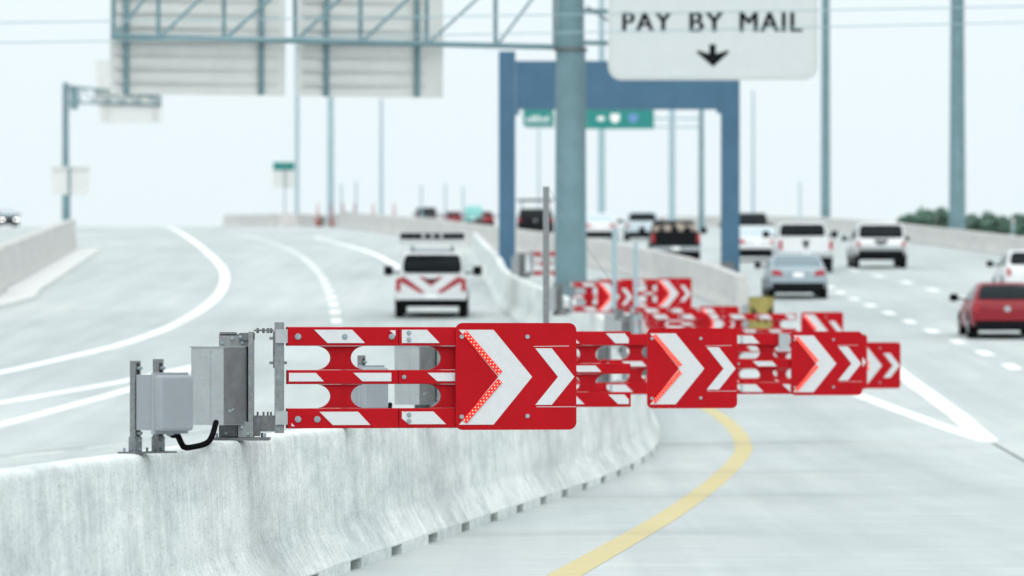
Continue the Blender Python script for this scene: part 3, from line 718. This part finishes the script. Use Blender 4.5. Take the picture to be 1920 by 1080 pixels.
mast(715, 5, 7, 440, POLEP, 'slim pale mast beside the last orange cone', ytop=185, head=False)
mast(1412, 4, 6, 442, POLEP, 'hair-thin pale mast beside the blue portal', ytop=170, head=False)
for px, yt in ((640, 345), (668, 340), (790, 348), (835, 345), (868, 350), (1010, 240), (1500, 340)):
    mast(px, 3, 4, 443, POLEP, 'thin short pale pole on the road crest', ytop=yt, grp='thin poles on the crest', cat='pole', head=False)

# cantilever sign on the left
D = 430.0; s_ = FPX / D
cs = thing('cantilever_sign', (P(123, 400, D).x, D, zr(D)), 'distant cantilever mast with truss arm and sign backs', 'gantry')
b0 = Vector(cs.location); q = lambda px, py, dd=0: P(px, py, D + dd) - b0
MB().tube((0, 0, 0), q(123, 155), 0.30, 0.24, n=14).build('mast', POLE, cs, 50)
for y in (161, 192): MB().tube(q(123, y), q(303, y + 20 if y < 180 else y + 4), 0.09, n=8).build('chord', POLE, cs, 50)
for i, x in enumerate((150, 178, 206, 234, 262, 300)):
    yo = 20 * (x - 123) / 180; MB().tube(q(x, 161 + yo), q(x, 192 + yo * 0.2), 0.06, n=8).build('vertical', POLE, cs)
    MB().tube(q(x - 26, 161 + yo - 3), q(x, 192 + yo * 0.2), 0.05, n=8).build('diagonal', POLE, cs)
a, c = q(185, 230), q(303, 176); MB().bx(a.x, c.x, 0.15, 0.22, a.z, c.z).build('sign_panel', SIGNB, cs)
a, c = q(180, 192), q(206, 112); MB().bx(a.x, c.x, 0.25, 0.32, a.z, c.z).build('sign_panel', SIGNB, cs)
for x in (200, 290): MB().bx(q(x, 0).x - 0.07, q(x, 0).x + 0.07, 0.02, 0.13, q(0, 230).z, q(0, 176).z).build('hanger_beam', RIB, cs)
MB().bx(q(132, 0).x, q(146, 0).x, -0.3, 0.3, q(0, 205).z, q(0, 165).z).build('connection_plate', POLE, cs)

def post_sign(px, ybase, x0, x1, y0, y1, label, name, topband=None, D=None):
    D = D or G(px, ybase).y; g = thing(name, ((px - 960) * D / FPX, D, zr(D)), label, 'sign'); b0 = Vector(g.location); q = lambda a, c: P(a, c, D) - b0
    MB().tube((0, 0, 0), q(px, y0 + 2), 0.05, n=10).build('post', POLE, g, 50)
    a, c = q(x0, y1), q(x1, y0); MB().bx(a.x, c.x, 0.052, 0.08, a.z, c.z).build('panel', SIGNB, g)
    if topband:
        e, h_ = q(x0, topband[0]), q(x1, topband[1]); MB().bx(e.x, h_.x, 0.02 if topband[2] is GREEN else 0.03, 0.051, e.z, h_.z).build('band', topband[2], g)
post_sign(130, 472, 97, 167, 312, 365, 'square grey sign back on a thin post by the parapet end', 'road_sign', (321, 312, RIB))
post_sign(534, 421, 512, 552, 304, 352, 'small pale sign with teal top band on thin post', 'road_sign', (319, 304, GREEN), D=438)

dl = thing('marker_post', (P(1900, 440, 240).x, 240, zr(240)), 'thin pale marker post in front of the shrubs at the parapet', 'post')
MB().tube((0, 0, 0), (0, 0, P(1900, 418, 240).z - zr(240)), 0.035, n=8).build('shaft', POLEP, dl, 50)
MB().bx(-0.05, 0.05, -0.045, -0.036, 1.3, 1.5).build('reflector', WHITE, dl)

# overhead wires
for k, (yl, yr, Dw) in enumerate(((34, 4, 128.0), (72, 34, 128.0))):
    o = thing('power_line', P(960, (yl + yr) / 2, Dw), 'thin overhead wire crossing the sky, %s of the pair' % ('upper' if k == 0 else 'lower'), 'wire', 'overhead wires')
    b0 = Vector(o.location); pts = [P(-1500 + 240 * i, yl + (yr - yl) * ((-1500 + 240 * i) / 1920) + 10 * math.sin(math.pi * i / 20), Dw) - b0 for i in range(21)]
    MB().path(pts, 0.014, 6).build('strand', POLEP, o, 60)
    if k == 0:
        for px in (-1500, 3300):
            z = P(px, yl + (yr - yl) * (px / 1920), Dw).z; x = P(px, 0, Dw).x
            u = thing('utility_pole', (x, Dw, zr(Dw) - 0.25), 'tall wooden utility pole holding the overhead wires', 'pole', 'utility poles')
            MB().tube((0, 0, 0), (0, 0, z + 0.8 - zr(Dw)), 0.18, 0.12, n=12).build('shaft', BARK, u, 50)

# ------------------------------------------------------------------ cones on the crest
def cone(px, D, h_, label='orange traffic cone on the crest behind the divider barrier'):
    c = thing('traffic_cone', ((px - 960) * D / FPX, D, zr(D)), label, 'cone', 'cones along the crest')
    MB().bx(-0.2, 0.2, -0.2, 0.2, 0, 0.05).build('base', TRIM, c); MB().tube((0, 0, 0.05), (0, 0, h_), 0.16, 0.03, n=14).build('body', ORANGE, c, 40)
    for f in (0.45, 0.68):
        z = h_ * f; r_ = lambda zz: 0.163 + (0.033 - 0.163) * (zz - 0.05) / (h_ - 0.05); MB().tube((0, 0, z), (0, 0, z + 0.1), r_(z), r_(z + 0.1), n=14, cap=False).build('band', WHITE, c, 40)
for px in (596, 622, 643, 665, 700, 739): cone(px, 424, 1.9)

# ------------------------------------------------------------------ vehicles
def rot_pt(p): return p
def vehicle(name, loc, label, cat, paintm, Lg, W, Hh, belt, tail, clear, kind='sedan', heading=0, glass=None, group='cars on the highway', tailc=TAIL, lit=False, mirrors=True, parts=True):
    """y = 0 at the tail, +y forward; heading 0 drives away from the camera"""
    glass = glass or GLASS
    v = thing(name, loc, label, cat, group, heading)
    hw = W / 2
    # side profile of the lower body: (y, top z, bottom z, width factor)
    if kind == 'sedan': prof_ = [(0.0, tail - 0.10, clear + 0.16, 0.86), (0.06, tail - 0.02, clear + 0.06, 0.93), (0.25, tail, clear, 0.98), (0.75, tail + 0.03, clear, 1), (1.3, belt, clear, 1), (Lg * 0.62, belt, clear, 1), (Lg * 0.72, belt - 0.06, clear, 0.99), (Lg - 0.35, belt - 0.18, clear, 0.95), (Lg - 0.05, belt - 0.34, clear + 0.06, 0.86), (Lg, belt - 0.40, clear + 0.14, 0.8)]
    elif kind in ('hatch', 'coupe', 'suv', 'van'): prof_ = [(0.0, belt - 0.07, clear + 0.16, 0.90), (0.05, belt - 0.01, clear + 0.05, 0.96), (0.2, belt, clear, 0.99), (Lg * 0.4, belt, clear, 1), (Lg * 0.68, belt, clear, 1), (Lg * 0.75, belt - 0.03, clear, 0.99), (Lg - 0.35, belt - 0.12, clear, 0.96), (Lg - 0.04, belt - 0.26, clear + 0.05, 0.88), (Lg, belt - 0.34, clear + 0.14, 0.82)]
    else: prof_ = [(0.0, tail - 0.03, clear + 0.20, 0.97), (0.03, tail, clear + 0.12, 0.985), (0.4, tail, clear + 0.05, 1), (Lg * 0.4, tail, clear, 1), (Lg * 0.43, belt, clear, 1), (Lg * 0.70, belt, clear, 1), (Lg * 0.75, belt - 0.04, clear, 0.99), (Lg - 0.3, belt - 0.10, clear, 0.96), (Lg - 0.03, belt - 0.2, clear + 0.05, 0.9), (Lg, belt - 0.3, clear + 0.14, 0.86)]
    rings = []
    for y, zt, zb, wf in prof_:
        h_ = hw * wf; m_ = zb + (zt - zb) * 0.45
        half = [(h_ * 0.55, zb - 0.02), (h_ * 0.93, zb), (h_ * 0.985, zb + 0.10), (h_, m_), (h_ * 0.985, zt - 0.16), (h_ * 0.95, zt - 0.05), (h_ * 0.87, zt), (h_ * 0.45, zt + 0.015)]
        rings.append([(x, y, z) for x, z in half] + [(-x, y, z) for x, z in half[::-1]])
    MB().loft(rings).build('body', paintm, v, 35)
    # greenhouse: base at belt, roof
    if kind == 'sedan': yb0, yr0, yr1, yb1 = 0.62, 1.45, Lg * 0.52, Lg * 0.74; zb0 = tail
    elif kind in ('hatch', 'coupe'): yb0, yr0, yr1, yb1 = 0.10, 0.55 if kind == 'hatch' else 0.95, Lg * 0.52, Lg * 0.76; zb0 = belt
    elif kind in ('suv', 'van'): yb0, yr0, yr1, yb1 = 0.06, 0.28, Lg * 0.56, Lg * 0.76; zb0 = belt
    else: yb0, yr0, yr1, yb1 = Lg * 0.415, Lg * 0.435, Lg * 0.58, Lg * 0.75; zb0 = belt
    wb, wr = hw * 0.90, hw * (0.72 if kind in ('sedan', 'hatch') else 0.64 if kind == 'coupe' else 0.80)
    def gring(y0, y1, wd, z, c):
        return [(x, y, z) for x, y in rrect(-wd, wd, y0, y1, c, 3)]
    rs = [gring(yb0, yb1, wb, zb0 - 0.03, 0.08)]
    N = 6
    for i in range(1, N + 1):
        t = i / N; te = t ** 0.95; cu = 0.04 * math.sin(math.pi * t)
        z = zb0 + (Hh - 0.03 - zb0) * t
        rs.append(gring(yb0 + (yr0 - yb0) * te - cu, yr1 + (yb1 - yr1) * (1 - te) + cu, wb + (wr - wb) * te + cu, z, 0.08 + 0.06 * t))
    rs.append(gring(yr0 + 0.10, yr1 - 0.10, wr - 0.08, Hh - 0.005, 0.14)); rs.append(gring(yr0 + 0.35, yr1 - 0.35, wr - 0.25, Hh, 0.1))
    MB().loft(rs).build('cabin', paintm, v, 35)
    def gl_end(name_, front):
        b = MB(); rr = []; q = 0.03 if front else -0.03
        for t, ins in ((0.10, 0.15), (0.16, 0.10), (0.3, 0.085), (0.45, 0.08), (0.6, 0.075), (0.75, 0.07), (0.86, 0.08), (0.92, 0.13)):
            z_ = zb0 + (Hh - 0.03 - zb0) * t; cu = 0.04 * math.sin(math.pi * t); te = t ** 0.95
            y_ = ((yr1 + (yb1 - yr1) * (1 - te) + cu) if front else (yb0 + (yr0 - yb0) * te - cu)) + (0.012 if front else -0.012)
            w_ = wb + (wr - wb) * te + cu - ins
            rr.append([(-w_, y_, z_), (-w_ * 0.5, y_ + q * 0.3, z_), (0, y_ + q * 0.4, z_), (w_ * 0.5, y_ + q * 0.3, z_), (w_, y_, z_), (w_, y_ - q * 0.9, z_), (-w_, y_ - q * 0.9, z_)])
        b.loft(rr); return b.build(name_, glass, v, 40)
    gl_end('rear_window', False); gl_end('windscreen', True)
    for s in (-1, 1):
        t0, t1 = 0.12, 0.88; f = lambda t: zb0 + (Hh - 0.03 - zb0) * t
        w_ = lambda t: wb + (wr - wb) * t ** 0.95 + 0.04 * math.sin(math.pi * t)
        yA = lambda t: yb0 + (yr0 - yb0) * t + 0.22; yB = lambda t: yr1 + (yb1 - yr1) * (1 - t) - 0.2
        mid = (yb0 + yb1) / 2
        for (a0, a1, b0_, b1_) in ((yA(t0), yA(t1), mid - 0.04, mid - 0.04), (mid + 0.04, mid + 0.04, yB(t0), yB(t1))):
            if a0 > b0_: continue
            b = MB(); rows = []
            for i in range(6):
                u = i / 5; t = t0 + (t1 - t0) * u; ya_, yb_ = a0 + (a1 - a0) * u, b0_ + (b1_ - b0_) * u; xo_, xi_ = s * (w_(t) + 0.010), s * (w_(t) - 0.03)
                rows.append([(xo_, ya_, f(t)), (xo_, yb_, f(t)), (xi_, yb_, f(t)), (xi_, ya_, f(t))])
            b.loft(rows); b.build('side_window', glass, v)
    # wheels
    wr_ = 0.33 if kind in ('sedan', 'hatch', 'coupe') else 0.39
    for y in (0.20 * Lg, 0.81 * Lg):
        for s in (-1, 1):
            wh = bpy.data.objects.new('wheel', None); ln(wh, v); wh.location = (s * (hw - 0.12), y, wr_)
            b = MB(); pr_ = [(0.12, wr_ * 0.62), (0.125, wr_ * 0.80), (0.11, wr_ * 0.95), (0.07, wr_), (-0.07, wr_), (-0.11, wr_ * 0.95), (-0.125, wr_ * 0.80), (-0.12, wr_ * 0.62)]
            b.loft([[(x, r_ * math.cos(an), r_ * math.sin(an)) for an in [2 * math.pi * i / 22 for i in range(22)]] for x, r_ in pr_]); b.build('tyre', TYRE, wh, 40)
            MB().tube((s * 0.08, 0, 0), (s * 0.127, 0, 0), wr_ * 0.6, wr_ * 0.56, n=18).build('rim', RIM, wh, 40)
            b = MB(); x0_ = s * (0.124)
            b.tube((x0_ - s * 0.12 + s * 0.121, 0, 0), (x0_ + s * 0.006, 0, 0), wr_ * 1.16, n=22) if False else None
        for s in (-1, 1):
            b = MB(); xo = s * (hw + 0.004)
            o_ = [(y + wr_ * 1.2 * math.cos(R(a_)), wr_ + wr_ * 1.2 * math.sin(R(a_))) for a_ in range(0, 181, 15)]; i2 = [(y + wr_ * 1.02 * math.cos(R(a_)), wr_ + wr_ * 1.02 * math.sin(R(a_))) for a_ in range(0, 181, 15)]
            vs_ = [(xo, a_, c_) for a_, c_ in o_] + [(xo, a_, c_) for a_, c_ in i2] + [(xo - s * 0.1, a_, c_) for a_, c_ in o_] + [(xo - s * 0.1, a_, c_) for a_, c_ in i2]; k_ = len(o_); fs = []
            for i in range(k_ - 1): fs += [(i, i + 1, k_ + i + 1, k_ + i), (2 * k_ + i, 2 * k_ + i + 1, i + 1, i), (k_ + i, k_ + i + 1, 3 * k_ + i + 1, 3 * k_ + i)]
            b.add(vs_, fs); b.build('wheel_arch', TRIM, v)
    MB().bx(-hw * 0.8, hw * 0.8, 0.25, Lg - 0.25, clear - 0.10, clear - 0.021).build('underbody', TRIM, v)
    # tail, nose
    bz = clear + 0.05
    tr = {'sedan': TRIM, 'hatch': TRIM}.get(kind, TRIM)
    MB().cbox(-hw * 0.86, hw * 0.86, -0.035, 0.12, clear - 0.03, clear + 0.17, 0.03).build('rear_valance', tr, v, 40)
    if kind == 'sedan':
        for s in (-1, 1): MB().prism([(s * hw * a_, c_) for a_, c_ in ((0.52, tail - 0.26), (0.86, tail - 0.24), (0.88, tail - 0.12), (0.80, tail - 0.07), (0.55, tail - 0.12))], -0.012, 0.14).build('tail_light', tailc, v)
        MB().prism([(x * hw, tail - 0.14 + z) for x, z in ((-0.42, 0.02), (0.42, 0.02), (0.36, -0.20), (-0.36, -0.20))], -0.006, 0.05).build('plate_recess', TRIM if False else paintm, v)
        MB().bx(-0.16, 0.16, -0.022, -0.007, tail - 0.30, tail - 0.16).build('licence_plate', PAINTW, v); MB().cbox(-hw * 0.88, hw * 0.88, -0.05, 0.1, clear + 0.172, clear + 0.30, 0.04).build('bumper', paintm, v, 40)
    elif kind in ('hatch', 'coupe', 'suv', 'van'):
        for s in (-1, 1): MB().prism([(s * hw * a_, c_) for a_, c_ in ((0.74, belt - 0.40), (0.90, belt - 0.40), (0.90, belt - 0.06), (0.80, belt - 0.06))], -0.012, 0.12).build('tail_light', tailc, v)
        MB().bx(-0.17, 0.17, -0.022, -0.004, belt - 0.46, belt - 0.31).build('licence_plate', PAINTW, v)
        MB().tube((0, -0.03, belt - 0.20), (0, -0.002, belt - 0.20), 0.075, n=16).build('badge', CHROME, v)
        MB().cbox(-hw * 0.92, hw * 0.92, -0.07, 0.1, clear + 0.14, clear + 0.36, 0.05).build('bumper', paintm if kind in ('hatch', 'coupe') else (GALVL if kind == 'suv' else paintm), v, 40)
    else:
        for s in (-1, 1): MB().bx(min(s * hw * 0.84, s * hw * 0.965), max(s * hw * 0.84, s * hw * 0.965), -0.012, 0.1, tail - 0.42, tail - 0.08).build('tail_light', tailc, v)
        MB().cbox(-hw * 0.78, hw * 0.78, -0.018, 0.02, clear + 0.24, tail - 0.02, 0.03).build('tailgate', paintm, v, 40)
        MB().cbox(-hw * 0.97, hw * 0.97, -0.16, -0.02, clear + 0.06, clear + 0.23, 0.03).build('bumper', CHROME if name != 'service_truck' else paintm, v, 40)
        MB().bx(-0.16, 0.16, -0.178, -0.161, clear + 0.08, clear + 0.21).build('licence_plate', PAINTW, v)
        MB().bx(-0.14, 0.14, -0.03, -0.019, tail - 0.16, tail - 0.08).build('tailgate_handle', TRIM, v)
        bed = MB().bx(-hw * 0.82, hw * 0.82, 0.06, Lg * 0.40, tail + 0.0165, tail + 0.02); bed.build('bed_cover', TRIM, v)
    for s in (-1, 1):
        MB().prism([(s * hw * a_, c_) for a_, c_ in ((0.48, belt - 0.46), (0.82, belt - 0.44), (0.84, belt - 0.32), (0.5, belt - 0.36))], Lg - 0.16, Lg + 0.012).build('headlight', HEAD if lit else LENS, v)
    MB().bx(-hw * 0.42, hw * 0.42, Lg - 0.1, Lg + 0.01, belt - 0.50, belt - 0.38).build('grille', TRIM, v); MB().cbox(-hw * 0.8, hw * 0.8, Lg - 0.1, Lg + 0.03, clear, clear + 0.16, 0.02).build('front_bumper', TRIM, v)
    if mirrors:
        for s in (-1, 1):
            ym = yb1 - 0.42; big = 1.35 if kind == 'pickup' else 1
            xa = s * wb * 0.97; xb = s * (hw + 0.14 * big)
            MB().tube((xa, ym, belt + 0.06), (xb, ym, belt + 0.10), 0.025, n=8).build('mirror_arm', TRIM, v)
            MB().cbox(min(xb - s * 0.06, xb + s * 0.14 * big), max(xb - s * 0.06, xb + s * 0.14 * big), ym - 0.05, ym + 0.07, belt + 0.01, belt + 0.20 * big, 0.045).build('side_mirror', TRIM, v, 40)
    return v
def onroad(px, py): g = G(px, py); return g
WHT = paint('white', (0.66, 0.68, 0.69)); SIL = paint('silver', (0.30, 0.37, 0.41)); REDP = paint('red', (0.22, 0.006, 0.015), 0.15, 0.25); BLKP = paint('black', (0.005, 0.006, 0.008), 0.0, 0.05); DGR = paint('dark_grey', (0.03, 0.042, 0.05), 0.1, 0.2); SILB = paint('pale_blue', (0.45, 0.53, 0.57)); TEAL = paint('teal', (0.16, 0.45, 0.43))

st = vehicle('service_truck', onroad(808, 598), 'white service pickup with red chevrons on tailgate and roof arrow board', 'pickup truck', WHT, 5.6, 1.98, 1.86, 1.22, 1.17, 0.46, 'pickup')
zt0, zt1 = 0.72, 1.13
RCH = mat('chevron_red', (0.33, 0.02, 0.035), 0.5, 0, 0.05, 5)
for poly in ([(-0.86, 1.12), (-0.72, 1.14), (-0.16, 0.72), (-0.30, 0.70), (-0.86, 1.02)], [(0.86, 1.12), (0.72, 1.14), (0.16, 0.72), (0.30, 0.70), (0.86, 1.02)], [(-0.34, 1.145), (-0.19, 1.145), (0, 1.0), (0.19, 1.145), (0.34, 1.145), (0, 0.88)]):
    MB().prism(poly, -0.026, -0.0185).build('red_chevron', RCH, st)
zc = 1.86
MB().bx(-0.95, 0.95, 2.56, 2.62, zc + 0.18, zc + 0.56).build('arrow_board', WHT, st)
MB().bx(-0.88, 0.88, 2.535, 2.559, zc + 0.36, zc + 0.52).build('lamp_panel', TRIM, st)
for i in range(7): MB().tube((-0.75 + 0.25 * i, 2.52, zc + 0.44), (-0.75 + 0.25 * i, 2.534, zc + 0.44), 0.055, n=12).build('lamp', DGR if i not in (2, 3, 4) else LENS, st)
for s in (-1, 1): MB().bx(s * 0.55 - 0.03, s * 0.55 + 0.03, 2.57, 2.61, zc - 0.08, zc + 0.18).build('board_bracket', GALV, st)
MB().bx(-0.62, 0.62, 2.7, 2.95, zc + 0.005, zc + 0.09).build('light_bar', SILB, st)

vehicle('silver_sedan', onroad(1497, 562), 'silver sedan with red tail lights driving behind the white pickup', 'car', SIL, 4.7, 1.84, 1.42, 0.98, 0.98, 0.34, 'sedan', glass=GLASSL)
vehicle('white_pickup', onroad(1511, 512), 'white pickup truck with wide black rear window ahead of silver sedan', 'pickup truck', WHT, 5.8, 2.06, 1.93, 1.36, 1.28, 0.52, 'pickup')
MB().tube((0, -0.03, 1.02), (0, -0.019, 1.02), 0.1, n=12).build('badge', TRIM, bpy.data.objects['white_pickup'])
vehicle('white_suv', onroad(1652, 504), 'white sport utility vehicle with dark tailgate glass, outer lane', 'car', WHT, 4.9, 2.05, 1.76, 1.12, 1.1, 0.50, 'suv')
sv = bpy.data.objects['white_suv']; MB().prism([(-0.30, 1.10), (0.30, 1.10), (0.12, 0.92), (-0.12, 0.92)], -0.016, 0.02).build('plate_recess', TRIM, sv); 
MB().bx(-0.82, 0.82, -0.09, -0.071, 0.55, 0.70).build('bumper_trim', TRIM, sv)
vehicle('red_hatchback', onroad(1889, 637), 'red hatchback with dark rear window and white plate', 'car', REDP, 4.2, 1.80, 1.42, 0.95, 0.93, 0.33, 'coupe')
vehicle('white_car', onroad(1938, 560), 'white car partly hidden beyond the red hatchback', 'car', WHT, 4.4, 1.8, 1.5, 1.0, 0.98, 0.34, 'hatch')
vehicle('white_sedan', onroad(1420, 491), 'white sedan between the blue portal leg and white pickup', 'car', WHT, 4.8, 1.9, 1.5, 1.02, 1.0, 0.36, 'sedan', glass=SILB)
vehicle('dark_suv', onroad(1404, 468), 'dark car roof showing above the white sedan', 'car', DGR, 4.9, 1.95, 1.72, 1.1, 1.0, 0.42, 'suv')
bt_ = vehicle('black_truck', onroad(1267, 497), 'black pickup truck with a tan load piled in its bed', 'pickup truck', BLKP, 5.6, 1.98, 1.82, 1.30, 1.32, 0.50, 'pickup')
ld = thing('cargo_load', Vector(bt_.location) + Vector((0, 0, 1.345)), 'uneven tan load heaped in the black truck bed', 'load')
TAN = mat('load_tan', (0.42, 0.36, 0.30), 0.8, 0, 0.3, 4)
for i in range(9):
    x = -0.7 + 0.17 * i; h_ = random.uniform(0.12, 0.34); MB().box((x, 0.6 + random.uniform(-.3, .6), h_ / 2), (0.26, 0.9, h_), Matrix.Rotation(random.uniform(-.15, .15), 3, 'Z')).build('bundle', [TAN, TRIM, TAN][i % 3], ld)
vehicle('black_suv', onroad(799, 413), 'small black sport utility vehicle on the crest beyond the divider', 'car', DGR, 4.8, 2.0, 1.75, 1.1, 1.1, 0.42, 'suv')
rk = vehicle('black_van', onroad(1004, 441), 'black vehicle with roof rack between the blue leg and round column', 'van', BLKP, 5.2, 2.15, 1.55, 1.05, 1.0, 0.40, 'van')
for y in (1.2, 2.6): MB().bx(-1.05, 1.05, y, y + 0.12, 2.02, 2.12).build('rack_bar', TRIM, rk)
for s in (-1, 1):
    for y in (1.22, 2.62): MB().bx(s * 0.78 - 0.03, s * 0.78 + 0.03, y, y + 0.08, 1.48, 2.02).build('rack_post', TRIM, rk)
oc = onroad(6, 413); vehicle('dark_sedan', oc + Vector((0, 0, 0.0)), 'dark oncoming car with bright headlamp on the far roadway', 'car', DGR, 4.7, 1.84, 1.44, 0.95, 0.95, 0.30, 'sedan', heading=R(192), glass=SILB, lit=True)
vehicle('pale_car', onroad(1125, 452), 'white car beside the round column on the far rise', 'car', WHT, 4.6, 1.82, 1.5, 1.0, 0.98, 0.34, 'sedan', glass=SILB)
vehicle('pale_blue_car', onroad(1205, 452), 'pale blue car just ahead of the black truck', 'car', SILB, 4.6, 1.82, 1.55, 1.0, 0.98, 0.34, 'hatch')
vehicle('red_car', onroad(848, 417), 'tiny red car on the crest beside the black sport utility vehicle', 'car', REDP, 4.4, 1.8, 1.4, 0.95, 0.93, 0.32, 'hatch')
vehicle('crimson_car', onroad(908, 424), 'small crimson car between the teal van and blue portal leg', 'car', REDP, 4.4, 1.8, 1.4, 0.95, 0.93, 0.32, 'hatch')
vehicle('teal_van', onroad(888, 419), 'small teal van between two red cars on the crest', 'van', TEAL, 4.8, 1.7, 1.9, 1.2, 1.1, 0.4, 'van', glass=TEAL)
vehicle('grey_car', onroad(655, 414), 'low dark grey car among the cones on the crest', 'car', DGR, 4.4, 1.8, 1.35, 0.92, 0.9, 0.3, 'sedan')

# ------------------------------------------------------------------ shrubs beyond the right parapet
def shrub(x, y, h_, w_, label):
    t = thing('shrub', (x, y, zr(y) - 0.25), label, 'shrub', 'shrubs beyond the parapet')
    b = MB(); b.tube((0, 0, 0), (0.05, 0, h_ * 0.55), 0.09, 0.04, n=8)
    lobes = [(random.uniform(-w_, w_) * 0.55, random.uniform(-w_, w_) * 0.5, h_ * random.uniform(0.35, 0.82), random.uniform(0.35, 0.6)) for _ in range(9)]
    for lx, ly, lz, lr in lobes: b.tube((0, 0, h_ * 0.25), (lx, ly, lz), 0.04, 0.015, n=5)
    b.build('trunk', BARK, t, 50)
    c = MB()
    for i in range(1500):
        lx, ly, lz, lr = random.choice(lobes); a1, a2 = random.uniform(0, 6.28), math.acos(random.uniform(-1, 1)); r_ = lr * h_ * 0.42 * random.uniform(0.45, 1.08)
        p = Vector((lx + r_ * math.sin(a2) * math.cos(a1), ly + r_ * math.sin(a2) * math.sin(a1), max(0.15, lz + r_ * math.cos(a2) * 0.8)))
        u = Vector((random.uniform(-1, 1), random.uniform(-1, 1), random.uniform(-.6, .6))).normalized() * random.uniform(0.08, 0.15); v = u.orthogonal().normalized() * u.length * 0.55
        c.add([p - u, p + v, p + u, p - v], [(0, 1, 2, 3)])
    c.build('crown', LEAF, t)
sh = ['rounded green shrub on the traffic side of the thick mast', 'low green shrub close against the thick mast', 'low green shrub beyond the parapet, farther from the thick mast']
for px, D, h_, w_, k in ((1722, 285, 1.95, 1.2, 0), (1750, 290, 2.1, 1.3, 0), (1695, 300, 1.5, 0.9, 0), (1842, 285, 1.75, 1.2, 1), (1872, 280, 1.6, 1.2, 2), (1905, 285, 1.75, 1.2, 2), (1935, 280, 1.7, 1.2, 2), (1815, 292, 1.55, 1.0, 1), (1778, 296, 1.75, 1.0, 0)):
    shrub((px - 960) * D / FPX, D, h_, w_, sh[k])

# ------------------------------------------------------------------ thin air haze
HD = 0.00005
if HD > 0:
    hz = MB(); hz.box((0, 450, 30), (700, 1300, 80)); z0 = -1.3
    hz = MB().bx(-350, 350, -120, 1000, -1.3, 48); m = bpy.data.materials.new('haze_air'); m.use_nodes = True; n = m.node_tree.nodes; n.clear()
    mo = n.new('ShaderNodeOutputMaterial'); pv = n.new('ShaderNodeVolumePrincipled'); pv.inputs['Density'].default_value = HD; pv.inputs['Color'].default_value = (0.95, 0.98, 1, 1)
    m.node_tree.links.new(pv.outputs[0], mo.inputs['Volume'])
    tag(hz.build('haze', m), kind='stuff')
